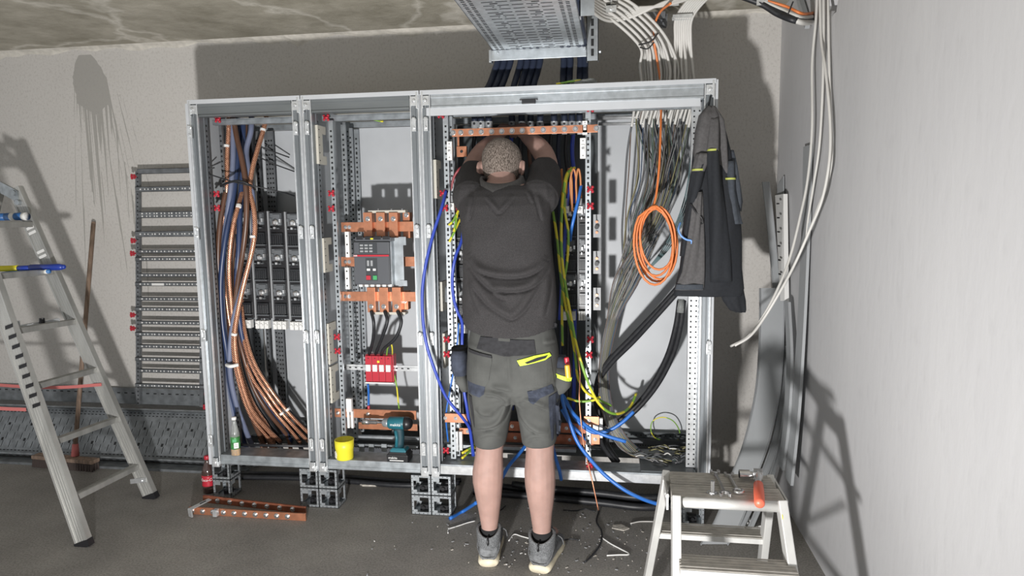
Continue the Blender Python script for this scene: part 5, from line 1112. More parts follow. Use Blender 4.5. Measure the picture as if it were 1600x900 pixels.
patch('side_panel', ((732,616),(738,618),(741,650),(741,668),(737,655)), SHORTD, SB, .004, label='black side panel')
patch('waistband', ((734,518),(790,527),(868,517),(867,508),(790,517),(734,509)), SHORTD, SB, .003, step=.02)
# holster pockets at the hips
def pouch(rows, M, nm='holster_pocket'):
    mb = MB(); mb.loft([ring(a,b,py,y,d,20,sq=3) for a,b,py,y,d in rows]); return obj(nm, mb, M, so, smooth=True)
hp = pouch(((708,730,546,-.36,.050),(706,731,554,-.36,.060),(707,731,575,-.36,.058),(710,731,584,-.36,.050)), NAVYF)
mb = MB(); mb.loft([ring(707,731,547,-.36,.050,16,sq=3),ring(706,730,542,-.33,.045,16,sq=3),ring(708,729,549,-.36,.046,16,sq=3)],cap=True); obj('pocket_mouth', mb, SHORTD, hp)
pouch(((711,731,584,-.36,.05),(714,732,596,-.36,.048),(722,733,610,-.36,.03)), SHORTS)
hp = pouch(((866,888,572,-.37,.045),(868,892,582,-.37,.055),(866,894,592,-.37,.058),(864,892,602,-.37,.052),(866,884,611,-.37,.040),(867,872,617,-.37,.02)), SHORTS)
patch('trim_band', ((866,586),(893,594),(891,600),(865,591)), NEON, bvh(hp), .004, parent=so, label='neon yellow band')
pouch(((864,884,556,-.35,.03),(866,890,566,-.36,.045),(868,893,578,-.365,.052),(867,894,584,-.365,.05)), NAVYF)
# markers in the pocket (carried along, but things of their own)
for (x0,y0,x1,y1,M,lab) in ((885,558,888,580,RED,'red-capped marker sticking out of the worker\'s right pocket'),(886,570,888,590,mat('amber_plastic',(0.85,0.42,0.04),0.4),'amber marker cap sticking out of the worker\'s right pocket')):
    a, b = B(x0,y0,-.39 if M is RED else -.425), B(x1,y1,-.39 if M is RED else -.425); mb = MB(); d = (b-a).normalized(); mb.lathe(b,[(.0105,0),(.0105,(b-a).length*.7),(.010,(b-a).length*.95),(.007,(b-a).length)],14,0,-d); tag(obj('marker_pen', mb, M, smooth=False, bevel=.0008), lab, 'marker')
# shoes and socks
def shoe(heel_px, heel_py, yaw, w, label, cl, cr_, ctop):
    h = G(heel_px, heel_py, 0.0); Lh = .285; fx = Vector((math.sin(yaw), math.cos(yaw), 0)); sx = Vector((math.cos(yaw), -math.sin(yaw), 0))
    def rg(t, hw, z0, z1, n=24, p=2.6):
        o = []; c = h+fx*t
        for k in range(n):
            a = 2*math.pi*k/n; ca, sa = math.cos(a), math.sin(a)
            o.append(c+sx*hw*math.copysign(abs(ca)**(2/p),ca)+Vector((0,0,(z0+z1)/2+(z1-z0)/2*math.copysign(abs(sa)**(2/p),sa))))
        return o
    s_ = MB(); s_.loft([rg(t,hw*w,0.0,z) for t,hw,z in ((0,.030,.030),(.012,.036,.034),(.06,.038,.033),(.12,.038,.030),(.18,.044,.028),(.23,.043,.028),(.265,.034,.028),(.285,.016,.024))])
    root = obj('shoe', MB().loft([rg(t,hw*w,z0,z1) for t,hw,z0,z1 in ((.004,.026,.022,.080),(.014,.033,.022,.095),(.05,.037,.022,.098),(.09,.038,.022,.096),(.13,.039,.022,.090),(.18,.042,.022,.075),(.23,.040,.022,.062),(.265,.030,.022,.052),(.28,.014,.022,.040))]), SHOE, WK, smooth=True, label=label)
    obj('sole', s_, SOLE, root, smooth=True)
    # ankle collar: a tilted padded ring open at the top
    c = h+fx*.055; mb = MB(); ro, ri = [], []
    prof = ((.041,.060,.075,.0),(.043,.062,.105,.0),(.044,.063,.128,.0),(.043,.062,.136,.0),(.035,.054,.134,.0),(.033,.052,.10,.0))
    rings = []
    for a_, b_, z, _ in prof:
        rings.append([c+sx*a_*w*math.cos(2*math.pi*k/28)+fx*b_*math.sin(2*math.pi*k/28)*.92+Vector((0,0,z+(.016*abs(math.cos(2*math.pi*k/28))**2-.010*max(0,-math.sin(2*math.pi*k/28))+.012*max(0,math.sin(2*math.pi*k/28)))*(1 if z > .1 else .3))) for k in range(28)])
    mb.loft(rings, cap=False); obj('ankle_collar', mb, SHOEB, root, smooth=True)
    mb = MB(); q = h+fx*(-.0105); mb.tube(spl([q+Vector((0,0,.098))+fx*.006, q+Vector((0,0,.106))-fx*.004, q+Vector((0,0,.122))-fx*.001, q+Vector((0,0,.130))+fx*.010]),.004,6); obj('pull_tab', mb, BLACK, root, smooth=True)
    mb = MB()
    for s in (-1,1): mb.tube(spl([h+fx*.05+sx*s*.0395*w+Vector((0,0,.10)), h+fx*.02+sx*s*.037*w+Vector((0,0,.07)), h+fx*(-.0)+sx*s*.022*w+Vector((0,0,.045)), h+fx*(-.003)+Vector((0,0,.040))]),.0022,6)
    obj('seam', mb, SHOEB, root, smooth=True)
    mb = MB(); mb.tube(spl([h+fx*.13+sx*.02+Vector((0,0,.115)), h+fx*.09+sx*.055*w+Vector((0,0,.120)), h+fx*.10+sx*.062*w+Vector((0,0,.085))]),.0025,6); obj('lace', mb, SHOEB, root, smooth=True)
    tg = MB(); tg.loft([[c+fx*.06+sx*a*x+Vector((0,0,z))+fx*y for x,y in ((-1,.0),(1,.0),(1,.010),(-1,.010))] for a,z in ((.026,.09),(.030,.13),(.026,.150))]); obj('tongue', tg, SHOEB, root, smooth=True)
shoe(763, 886, -.10, 1.2, 'left grey suede work shoe', 742, 785, 810); shoe(842, 896, .16, 1.3, 'right grey suede work shoe', 820, 876, 815)
for rows in (((750,780,840,-.372,.045),(750,780,830,-.372,.043),(751,779.5,823,-.371,.042)),((830,864,848,-.385,.047),(830,864,838,-.385,.045),(830,863,828,-.385,.043))):
    mb = MB(); mb.loft([ring(a,b,py,y,d,20) for a,b,py,y,d in rows]); obj('sock', mb, SOCK, WK, smooth=True, label='black sock')
# ------------------------------------------------------------------ aluminium ladder at the left
far0, near0 = Vector((-.366,.020,0)), Vector((-.324,-.482,0))
farT = B(24,294,.020); nd = B(0,470,-.482)-near0; nearT = near0+nd*(farT.z/nd.z)
LD = thing('stepladder', (-.40,-.23,0), 'tall aluminium stepladder at the left edge, spattered with plaster', 'ladder')
def rail(a, b, w=.064, t=.024):
    d = (b-a).normalized(); yv = Vector((0,1,0)); yv = (yv-d*yv.dot(d)).normalized(); xv = d.cross(yv)
    mb = MB(); L = (b-a).length
    mb.obox((a+b)/2, xv, yv, d, w/2, t/2, L/2, 0)
    for s in (-1,1): mb.obox((a+b)/2+xv*s*(w/2-.003), xv, yv, d, .005, t/2+.003, L/2-.002, 0)
    for s in (-.6,-.2,.2,.6): mb.obox((a+b)/2+xv*s*w/2, xv, yv, d, .0015, t/2+.001, L/2-.002, 0)
    return mb, xv, yv, d
mb, xv, yv, dd = rail(far0, farT); obj('rail', mb, ALU, LD)
mb, *_ = rail(near0, nearT); ro = obj('rail', mb, ALU, LD)
for p, q in ((far0,farT),(near0,nearT)):
    d = (q-p).normalized(); mb = MB(); mb.obox(p+d*.012+Vector((0,0,-.004)), xv, Vector((0,1,0)), d, .037,.017,.016); obj('foot_cap', mb, BLACK, LD)
for (fx, fy), (nx, ny) in (((214,728),(127,780)),((183,655),(94,694)),((150,578),(60,606)),((110,502),(28,518)),((76,425),(-8,432)),((45,350),(-40,352))):
    def onl(p, q, py):
        best = min(range(201), key=lambda k: abs(proj_py(p+(q-p)*k/200)-py)); return p+(q-p)*best/200
    def proj_py(P):
        e = P-CAM; return 450-F*e.dot(UP)/e.dot(FW)
    a = onl(far0, farT, fy); b = onl(near0, nearT, ny); mb = MB().bar(a, b, .034, .026); 
    for s in (-1,0,1): mb.bar(a+Vector((s*.010,0,.013)), b+Vector((s*.010,0,.013)), .005, .003)
    obj('rung', mb, ALU, LD, bevel=.003)
# swivel clip on the far rail's foot
a = far0+(farT-far0)*.055; mb = MB(); mb.obox(a+Vector((-.02,-.018,.01)), (1,0,.15), (0,1,0), (0,0,1), .045,.004,.012); mb.cyl(a+Vector((0,-.02,.01)), a+Vector((0,-.026,.01)), .006, 8); obj('locking_clip', mb, ZINC, LD)
mb = MB(); 
for f in (.955,.985): p = far0+(farT-far0)*f; mb.cyl(p+Vector((0,-.03,0)), p+Vector((0,.02,0)), .014, 12)
mb.obox(farT+Vector((-.02,-.014,-.02)), (1,0,-.5), (0,1,0), (0,0,1), .055,.006,.03); obj('top_hinge', mb, GALVD, LD)
# plaster and tape remains on the far rail
for f in (.86,.875,.80,.785):
    p = far0+(farT-far0)*f; mb = MB(); mb.obox(p+Vector((0,-.0155,0)), xv, yv, dd, .022,.0012,.007); obj('tape_remnant', mb, WHITEP, LD)
# mirrored back section beyond the picture edge, tied with a red strap
apx = farT.x-.05
bf0, bn0 = Vector((2*apx-far0.x,.020,0)), Vector((2*apx-near0.x-.35,-.482,0)); bfT, bnT = farT+Vector((-.10,0,0)), nearT+Vector((-.10,0,0))
for p, q in ((bf0,bfT),(bn0,bnT)): mb, *_ = rail(p, q, .05); obj('rear_rail', mb, ALU, LD)
for k in range(1,6): obj('rear_brace', MB().bar(bf0+(bfT-bf0)*k/6.3, bn0+(bnT-bn0)*k/6.3, .03, .02), ALU, LD)
nt_ = nearT-near0; strips = MB()
for k in range(9):
    p = near0+nt_*(.40+.027*k); strips.obox(p+Vector((.018,-.0165,0)), (1,0,.35), (0,1,0), (0,0,1), .020,.0012,.008)
obj('smear', strips, BLACK, LD, label='black smears on the near rail')
def strap(y0, x1p, lab):
    a = B(*x1p,.0); 
    P = [a, a+Vector((-.22,-.02,-.015)), a+Vector((-.5,-.03,-.012)), a+Vector((-1.1,0,.01))]; mb = MB()
    Q = spl(P,6); mb.loft([[q+Vector((0,0,-.008)), q+Vector((0,0,.008)), q+Vector((0,.003,.008)), q+Vector((0,.003,-.008))] for q in Q]); obj('strap', mb, PINK, LD, label='faded red webbing strap')
strap(605,(158,601),'a')
a = B(40,640,-.46); mb = MB(); Q = spl([a, a+Vector((-.2,.02,-.004)), a+Vector((-.8,.05,.01))],6); mb.loft([[q+Vector((0,0,-.008)), q+Vector((0,0,.008)), q+Vector((0,.003,.008)), q+Vector((0,.003,-.008))] for q in Q]); obj('strap', mb, PINK, LD, label='faded red webbing strap')
# things lying on the ladder
y_ = -.06
a, b = B(-40,340,y_), B(43,338,y_); dv = (b-a).normalized(); mb = MB(); mb.cyl(a, a+(b-a)*.60, .018, 16, 0); mb.cyl(a+(b-a)*.60, b, .019, 16, 0)
for f in (.70,.92): mb.cyl(a+(b-a)*f, a+(b-a)*(f+.08), .0198, 16, 1)
tag(obj('blue_tube', mb, [mat('blue_film',(0.03,0.13,0.36),0.4), WHITEP], smooth=True), 'blue tube with two white bands lying across the upper rungs of the tall ladder', 'tube')
a, b = B(-40,421,y_), B(99,417,y_); mb = MB(); L = (b-a); mb.cyl(a, a+L*.50, .015, 14, 1); mb.cyl(a+L*.46, a+L*.66, .013, 14, 0); mb.tube([a+L*.64, a+L*.95, b],[.017,.017,.012],14,0); mb.ball(b,.0125,mi=0)
tag(obj('hand_tool', mb, [mat('deep_blue_grip',(0.02,0.05,0.33),0.35), YEL], smooth=True), 'yellow and dark blue handled tool lying across a rung of the tall ladder', 'tool')
a, b = B(-40,436,y_-.02), B(78,424,y_-.02); mb = MB(); mb.tube(spl([a,(a+b)/2+Vector((0,0,.006)),b]),[.012,.013,.013,.013,.014,.014,.015,.016,.015,.014,.013,.012,.012,.012,.011,.011,.010],12,0); d = (b-a); mb.cyl(a+d*.93,a+d*.97,.0115,12,1)
tag(obj('hand_tool', mb, [mat('light_blue_grip',(0.06,0.20,0.48),0.4), WHITEP], smooth=True), 'light blue handled tool with a white ring, under the yellow and blue one', 'tool')
a, b = B(28,518,-.30), B(92,505,-.12); mb = MB(); mb.bar(a+Vector((0,0,.018)), b+Vector((0,0,.018)), .022,.018,0); mb.cyl(a+Vector((0,0,.02)), a+Vector((0,0,.05)),.012,10,0); mb.cyl((a+b)/2+Vector((.02,0,.02)),(a+b)/2+Vector((.02,0,.045)),.012,10,1)
tag(obj('bracket_clamp', mb, [ZINC, BLACK], bevel=.001), 'small metal clamp lying on a rung of the tall ladder below the tools', 'clamp')

# ------------------------------------------------------------------ rack of perforated rails leaning against the wall
yr = .60
RK = thing('mounting_frame', (B(265,630,yr).x,yr,B(265,632,yr).z), 'grid frame of horizontal perforated mounting rails leaning against the wall left of the cabinets', 'frame')
a, b = B(216,268,yr+.04), B(217,632,yr); mb = MB(); mb.bar(a, b, .024,.020,0,up=(0,1,0)); 
for k in range(58):
    p = a+(b-a)*(k+.5)/58; mb.obox(p+Vector((.004,-.0125,0)), (1,0,0),(0,1,0),(0,0,1),.003,.0008,.004,1)
obj('post', mb, [RACK, HOLE], RK)
obj('post', MB().bar(a+Vector((.42,0,0)), b+Vector((.42,0,0)), .024,.020,0,up=(0,1,0)), RACK, RK)
hs = ((268,0,.9),(296,1,.9),(336,2,1.1),(366,1,1.0),(393,1,.65),(405,1,.65),(430,1,.65),(444,1,.65),(467,1,.65),(483,1,.65),(504,1,.65),(522,1,.65),(541,1,.65),(561,1,.65),(579,1,.65),(602,1,.65))
for i,(py,rows,hh) in enumerate(hs):
    f = (py-268)/(632-268); yy = yr+.04*(1-f)-.012-.012*(i%2); p = B(211 if i%2 else 214,py,yy); x1 = p.x+.46; h = .017*hh
    mb = MB(); mb.box((p.x,yy,p.z-h),(x1,yy+.002,p.z+h),0); mb.box((p.x,yy,p.z+h-.002),(x1,yy+.015,p.z+h),0); mb.box((p.x,yy,p.z-h),(x1,yy+.012,p.z-h+.002),0)
    k = p.x+.03; j = 0
    while k < x1-.02 and rows:
        for r in range(rows):
            zc = p.z+(0 if rows == 1 else (r-.5)*.016); w = .006 if j%4 else .009; mb.box((k,yy-.0006,zc-.004),(k+w,yy+.0004,zc+.004),1)  # hole squares painted white for the lit wall behind
        k += (.030,.022,.028,.016)[j%4]; j += 1
    if py == 444: mb.box((p.x+.11,yy-.001,p.z-.008),(p.x+.19,yy,p.z+.006),2)
    obj('rail', mb, [RACK, WHITEP, WHITEP], RK)
for px, py in ((207,276),(207,376),(206,396),(206,492),(206,513),(322,615),(320,636)): 
    p = B(px,py,yr-.02); mb = MB(); mb.box((p.x-.006,p.y-.01,p.z-.005),(p.x+.018,p.y+.012,p.z+.005))
    for dz in (-1,1): mb.ball((p.x-.004,p.y,p.z+dz*.010),.007); mb.ball((p.x+.012,p.y,p.z+dz*.009),.006)
    obj('red_clip', mb, RED, RK, label='red plastic clip')
# ------------------------------------------------------------------ spare cable tray leaning along the wall
x0, x1 = -2.6, -.02
pb, pt = Vector((0,.46,.012)), Vector((0,.625,B(150,640,.62).z)); up_ = (pt-pb); Ht = up_.length; up_.normalize(); nrm = Vector((0,-up_.z,up_.y))
TR = thing('cable_tray', (-1.2,.5,0), 'spare galvanised perforated cable tray lying on its side along the wall behind the ladder', 'cable tray')
def strip(u0, u1, x0=x0, x1=x1, t=.0015, off=0):
    a = pb+up_*u0+nrm*off; b = pb+up_*u1+nrm*off; return [(x0,a.y,a.z),(x1,a.y,a.z),(x1,b.y,b.z),(x0,b.y,b.z)]
mb = MB(); mb.prism(strip(0,Ht), nrm*-.002, 0); base = Vector((x0,pb.y,pb.z)); rc = []
k = .03; j = 0
while k < x1-x0-.03:
    for c in range(4): v = Ht*(.17+.165*c); rc.append((k+.02*c*.55,v,k+.005+.02*c*.55,v+Ht*.13))
    for v in (.05,.105,.89,.945): rc.append((k,Ht*v,k+.012,Ht*v+.005)); rc.append((k+.026,Ht*v,k+.038,Ht*v+.005))
    if j%3 == 0: rc.append((k+.035,Ht*.30,k+.050,Ht*.36)); rc.append((k+.045,Ht*.62,k+.060,Ht*.67))
    k += .052; j += 1
slots(mb, base, Vector((1,0,0)), up_, nrm, rc, 1)
hl = []; k = .03
while k < x1-x0-.03:
    hl += [(k+.0055+.02*c*.55,Ht*(.17+.165*c),k+.008+.02*c*.55,Ht*(.17+.165*c)+Ht*.13) for c in range(4)]; k += .052
slots(mb, base, Vector((1,0,0)), up_, nrm, hl, 2)
obj('tray_floor', mb, [TRAYM, HOLE, GALV], TR)
for u, nm_ in ((0,'lower'),(Ht,'upper')):
    a = pb+up_*u; mb = MB(); s = (1 if u else -1); mb.prism([(x0,a.y,a.z),(x1,a.y,a.z),tuple(Vector((x1,a.y,a.z))+nrm*.055),tuple(Vector((x0,a.y,a.z))+nrm*.055)], up_*.002*(-s), 0)
    q = a+nrm*.055; mb.prism([(x0,q.y,q.z),(x1,q.y,q.z),tuple(Vector((x1,q.y,q.z))-up_*s*.010),tuple(Vector((x0,q.y,q.z))-up_*s*.010)], nrm*.001, 0)
    k = x0+.03
    while k < x1-.03:
        c = a+nrm*.028; mb.prism([tuple(Vector((k,c.y,c.z))-nrm*.006+up_*.0025*s),tuple(Vector((k+.018,c.y,c.z))-nrm*.006+up_*.0025*s),tuple(Vector((k+.018,c.y,c.z))+nrm*.006+up_*.0025*s),tuple(Vector((k,c.y,c.z))+nrm*.006+up_*.0025*s)], up_*-.005*s, 1); k += .045
    obj('side_wall', mb, [TRAYM, HOLE], TR)
mb = MB(); mb.prism([(x0,.665,.30),(x1,.665,.30),(x1,.665,.40),(x0,.665,.40)],(0,.02,0),0); k = x0+.05
while k < x1-.04: mb.box((k,.6642,.365),(k+.02,.6655,.372),1); k += .05
tag(obj('cable_tray', mb, [TRAYM, HOLE]), 'second spare cable tray standing on edge against the wall behind the first', 'cable tray')
mb = MB(); mb.box((-2.5,.36,0),(-.05,.44,.014)); tag(obj('steel_strip', mb, TRAYM), 'flat dark steel strip lying on the floor in front of the spare tray', 'strip')
# ------------------------------------------------------------------ brooms
BR = thing('broom', (-.93,.34,0), 'broom with a dirty wooden handle leaning against the wall behind the ladder', 'broom')
top = B(146,349,.66); low = Vector((B(117,706,.36).x,.36,.10)); mb = MB(); mb.tube([low,top],[.0125,.0125],12); mb.ball(top,.0125); obj('handle', mb, WOOD, BR, smooth=True)
mb = MB(); mb.tube([low+(top-low)*.0+Vector((0,0,-.03)), low+(top-low)*.03],[.022,.016],12); obj('socket', mb, PINK, BR, smooth=True, label='faded red socket')
a, b = Vector((B(57,728,.36).x,.36,.06)), Vector((B(152,722,.34).x,.33,.055)); mb = MB(); mb.bar(a,b,.06,.022); obj('brush_block', mb, WOOD, BR, bevel=.004)
mb = MB(); d = (b-a)
for k in range(34):
    for r in (-1,0,1):
        p = a+d*(k+.5)/34+Vector((0,r*.017,-.01)); mb.tube([p, p+Vector((.004*((k*7)%3-1),r*.008,-.049))],[.008,.006],5)
bs = obj('bristles', mb, mat('dark_bristle',(0.06,0.045,0.04),0.9), BR); bs['kind'] = 'stuff'
# ------------------------------------------------------------------ small things on sills and floor
def bottle(loc, prof, mis, mats, label, name='bottle'):
    t = thing(name, loc, label, 'bottle'); return t
zs = Z0+.052
p = G(369,711,zs); BT = thing('juice_bottle', p, 'clear plastic bottle with green label and orange juice on the left cabinet sill', 'bottle'); s = .021/.021
pf = [(.019,0),(.0225,.004),(.0225,.03),(.021,.038),(.0225,.046),(.0225,.095),(.021,.115),(.014,.150),(.0095,.172),(.009,.186)]
obj('bottle_body', MB().lathe(p,pf,24), PET, BT, smooth=True)
obj('juice', MB().lathe(p+Vector((0,0,.002)),[(.018,0),(.0215,.004),(.0215,.03),(.020,.038),(.0215,.046),(.0215,.052)],20), JUICE, BT, smooth=True)
mb = MB(); mb.lathe(p,[(.0229,.036),(.0232,.040),(.0232,.096),(.0229,.099)],24,0); obj('label', mb, LABG, BT, smooth=True, label='green printed label')
dv = (CAM-p); dv.z = 0; dv.normalize(); sd = Vector((-dv.y,dv.x,0)); mb = MB()
mb.obox(p+dv*.0226+sd*.003+Vector((0,0,.056)), sd, dv, (0,0,1), .011,.0016,.014,0)
for k in range(4): mb.obox(p+dv*.0240+sd*.003+Vector((0,0,.048+.005*k)), sd, dv, (0,0,1), .008,.0004,.0010,1)
mb.obox(p+dv*.0226-sd*.004+Vector((0,0,.082)), sd, dv, (0,0,1), .009,.0014,.008,2); obj('label_panel', mb, [WHITEP, MIDG, GREEN], BT)
obj('cap', MB().lathe(p+Vector((0,0,.184)),[(.0115,0),(.012,.002),(.012,.012),(.011,.014)],20), WHITEP, BT, smooth=True)
p = G(327,769,0); BC = thing('cola_bottle', p, 'small cola bottle with red label and cap on the floor under the left cabinet', 'bottle')
pf = [(.026,0),(.031,.004),(.031,.045),(.0285,.060),(.0315,.085),(.031,.115),(.026,.135),(.0165,.160),(.0125,.175),(.0125,.185)]
obj('bottle_body', MB().lathe(p,pf,28), mat('pet_dark',(0.06,0.035,0.03),0.08,coat=.6), BC, smooth=True)
obj('label', MB().lathe(p,[(.0318,.042),(.0322,.046),(.0300,.062),(.0325,.086),(.0322,.100)],28), RED, BC, smooth=True, label='red label with white script lettering')
dv = (CAM-p); dv.z = 0; dv.normalize(); sd = Vector((-dv.y,dv.x,0)); dl = (dv-sd*.12).normalized(); sdl = Vector((-dl.y,dl.x,0))
def bent_text(body, size, zc, shear, M, nm, R=.0345, twist=0):
    o = text_mesh(nm, body, size, (0,0,0)+root_loc(BC) if False else tuple(root_loc(BC)), (1,0,0), (0,1,0), M, BC, .0004, shear)
    for v in o.data.vertices:
        a = v.co.x/R+twist; v.co = Vector((0,0,0))+(dl*math.cos(a)+sdl*math.sin(a))*(R-.0015+v.co.z*1.0)+Vector((0,0,zc+v.co.y))
    return o
bent_text('Coca-Cola', .021, .078, .35, WHITEP, 'lettering'); 
obj('cap', MB().lathe(p+Vector((0,0,.183)),[(.0145,0),(.015,.002),(.015,.016),(.0135,.019)],20), RED, BC, smooth=True)
p = G(539,716,zs); CU = thing('yellow_cup', p, 'bright yellow plastic cup standing on the middle cabinet sill', 'cup')
mb = MB(); mb.lathe(p,[(.040,0),(.042,.004),(.0435,.050),(.0455,.054),(.0475,.098),(.0455,.098),(.0435,.054),(.0415,.050),(.039,.006)],36); obj('cup_body', mb, YEL, CU, smooth=True)
mb = MB(); 
for k in range(10): a = 3.55+k*.045; mb.ball(p+Vector((.0425*math.cos(a),.0425*math.sin(a),.014+.004*((k*5)%7))),.006,.004,.007)
obj('stain', mb, BEIGE, CU, label='pale dried stain')
# drill
p = G(625,718,zs)
DR = thing('cordless_drill', p, 'teal and black cordless drill with long socket bit standing on the middle cabinet sill', 'drill')
q = p; sc = 1.0
mb = MB(); mb.loft([[q+Vector((x,y,z)) for x,y in ((-w,-d),(w*.9,-d),(w,-d*.6),(w,d),(-w,d))] for z,w,d in ((0,.054,.036),(.034,.056,.037),(.038,.050,.033),(.050,.042,.028))]); obj('battery', mb, BLACK, DR, bevel=.003)
text_mesh('lettering','makita',.017,q+Vector((-.024,-.0368,.021)),(1,0,0),(0,0,1),WHITEP,DR)
obj('battery_mark', MB().box(q+Vector((-.040,-.0375,.006)),q+Vector((.03,-.0365,.010))), WHITEP, DR)
mb = MB(); mb.loft([[q+Vector((x,y,z)) for x,y in ((-w,-d),(w,-d),(w,d),(-w,d))] for z,w,d in ((.046,.040,.030),(.056,.040,.029),(.066,.030,.024))]); obj('base', mb, TEAL, DR, bevel=.003)
def el(c, a, b, n=18): return [c+Vector((a*math.cos(2*math.pi*k/n), b*math.sin(2*math.pi*k/n), 0)) for k in range(n)]
mb = MB(); mb.loft([el(q+Vector((x,0,z)),a,b) for x,z,a,b in ((-.006,.060,.026,.021),(.002,.085,.021,.019),(.006,.115,.020,.018),(.002,.145,.023,.019),(-.006,.165,.030,.021))]); obj('handle', mb, mat('teal_dark_grip',(0.010,0.045,0.06),0.6), DR, smooth=True)
mb = MB(); mb.loft([el(q+Vector((x,-.003,z)),a,b) for x,z,a,b in ((-.010,.070,.012,.021),(-.008,.11,.009,.019),(-.012,.15,.012,.0195))]); obj('grip_panel', mb, TEAL, DR, smooth=True)
zb_ = .185
mb = MB(); mb.tube([q+Vector((x,0,zb_)) for x in (-.052,-.045,.0,.040,.052)],[.024,.030,.031,.030,.024],24); mb.ball(q+Vector((.052,0,zb_)),.010,.024,.024); obj('motor_housing', mb, TEAL, DR, smooth=True)
mb = MB(); mb.tube([q+Vector((x,0,zb_)) for x in (.030,.045,.060,.066)],[.0318,.0312,.026,.018],24); obj('rear_cover', mb, BLACK, DR, smooth=True)
text_mesh('lettering','makita',.020,q+Vector((-.008,-.0318,zb_)),(1,0,0),(0,0,1),WHITEP,DR)
mb = MB(); mb.tube([q+Vector((x,0,zb_)) for x in (-.050,-.058,-.075,-.082)],[.024,.023,.021,.014],20); obj('chuck', mb, GALVD, DR, smooth=True)
obj('trigger', MB().ball(q+Vector((-.030,0,.145)),.009,.010,.016), RED if False else BLACK, DR, smooth=True)
mb = MB(); mb.tube([q+Vector((x,0,zb_)) for x in (-.080,-.110,-.111,-.150,-.151,-.185)],[.006,.006,.010,.010,.013,.013],14); obj('socket_bit', mb, STEEL, DR, smooth=True)
# loose busbars on the floor
def fbar(pa, pb_, z, w, M, label, n, f0, f1, tilt=0):
    a, b = G(*pa,z), G(*pb_,z); d = b-a; mb = MB().bar(a, b, .010, w); o = obj('busbar', mb, M, bevel=.001); tag(o, label, 'busbar', 'loose busbars on the floor')
    dn = d.normalized(); s = Vector((dn.y,-dn.x,0)); s = s if s.y < 0 else -s
    for k in range(n):
        c = a+d*(f0+(f1-f0)*k/(n-1)); m2 = MB().lathe(c+s*.005,[(.0135,0),(.0135,.002),(.010,.002),(.010,.007),(.006,.009)],12,0,s); obj('bolt', m2, STEEL, o)
    return a, b
fbar((296,797),(478,808),.0185,.036,COPPER,'front loose copper busbar with a row of bolts lying on edge on the floor',10,.03,.85)
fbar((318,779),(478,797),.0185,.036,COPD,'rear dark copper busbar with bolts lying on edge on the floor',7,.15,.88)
a = G(296,796,.045); b = G(328,780,.055); mb = MB(); mb.bar(a,b,.026,.003); mb.bar(a+Vector((0,0,-.02)),a+Vector((0,0,-.02))+(b-a)*.06,.026,.04); c = (a+b)/2; mb.bar(c+Vector((0,0,.0022)),c+(b-a)*.3+Vector((0,0,.0022)),.007,.001,1)
tag(obj('angle_bracket', mb, [ZINC, HOLE]), 'bent zinc angle plate on the left ends of the loose busbars', 'bracket')
c = G(337,797,.038); mb = MB(); mb.box((c.x-.010,c.y-.012,c.z-.03),(c.x+.010,c.y+.012,c.z+.004)); tag(obj('busbar_clip', mb, ZINC, bevel=.001), 'small zinc clip on the front loose busbar', 'clip')
# ------------------------------------------------------------------ aluminium step stool in front, tools on it
zp = B(1140,779,-1.0).z; fl, fr = B(1050,779,-1.0), B(1228,779,-1.0); yf, yk = -1.0, G(1110,739,zp).y
xl, xr = fl.x, fr.x
ST = thing('step_stool', ((xl+xr)/2,(yf+yk)/2-.05,0), 'low aluminium step stool with tools on top, in front of the wide cabinet', 'step stool')
mb = MB(); mb.box((xl,yf,zp-.034),(xr,(yf+yk)/2-.006,zp)); mb.box((xl+.004,(yf+yk)/2+.012,zp-.03),(xr-.004,yk,zp))
for k in range(9): yy = yf+.016+k*(yk-yf-.03)/8.5; mb.box((xl+.006,yy,zp-.0005),(xr-.006,yy+.007,zp+.002))
obj('platform', mb, ALUD, ST, bevel=.002)
mb = MB(); mb.cyl((xl+.01,yf-.002,zp-.017),(xr-.01,yf-.002,zp-.017),.0165,16); obj('platform_nose', mb, ALUB, ST, smooth=True)
obj('platform_gap', MB().box((xl+.012,(yf+yk)/2-.006,zp-.028),(xr-.02,(yf+yk)/2+.012,zp-.012)), ALUB, ST)
xlb, xrb = xl-.045, xr+.045     # spread of the feet
def leg(a, b, w, t, nm_='leg'):
    mb = MB(); d = (Vector(b)-Vector(a)).normalized(); mb.bar(a, b, w, t, 0, up=(0,1,0)); 
    return obj(nm_, mb, ALUB, ST, bevel=.003)
ff = .33   # how far the front feet stand forward
leg((xl+.012,yf+.004,zp-.002),(xl-.006,yf-ff,.0),.026,.055); leg((xr-.012,yf+.004,zp-.002),(xr+.028,yf-ff,.0),.026,.055)
leg((xl-.004,yk-.03,zp-.002),(xlb-.02,yk+.21,.0),.024,.05,'rear_leg'); leg((xr-.004,yk-.03,zp-.002),(xrb-.03,yk+.21,.0),.024,.05,'rear_leg')
for a in ((xl-.006,yf-ff,0),(xr+.028,yf-ff,0),(xlb-.02,yk+.21,0),(xrb-.03,yk+.21,0)): obj('foot_cap', MB().box((a[0]-.018,a[1]-.03,0),(a[0]+.018,a[1]+.03,.025)), BLACK, ST, bevel=.003)
def step(z, yy, xa, xb, dp=.085):
    mb = MB(); mb.box((xa,yy,z-.022),(xb,yy+dp,z))
    for k in range(5): mb.box((xa,yy+.012+k*.016,z-.0005),(xb,yy+.019+k*.016,z+.002))
    obj('step', mb, ALUD, ST, bevel=.002); obj('step_nose', MB().box((xa,yy-.004,z-.020),(xb,yy+.001,z-.002)), ALUB, ST, bevel=.001)
yr_ = yk+.06; zr_ = B(1130,838,yr_).z; step(zr_, yr_, xl-.02, B(1196,838,yr_).x, .075)
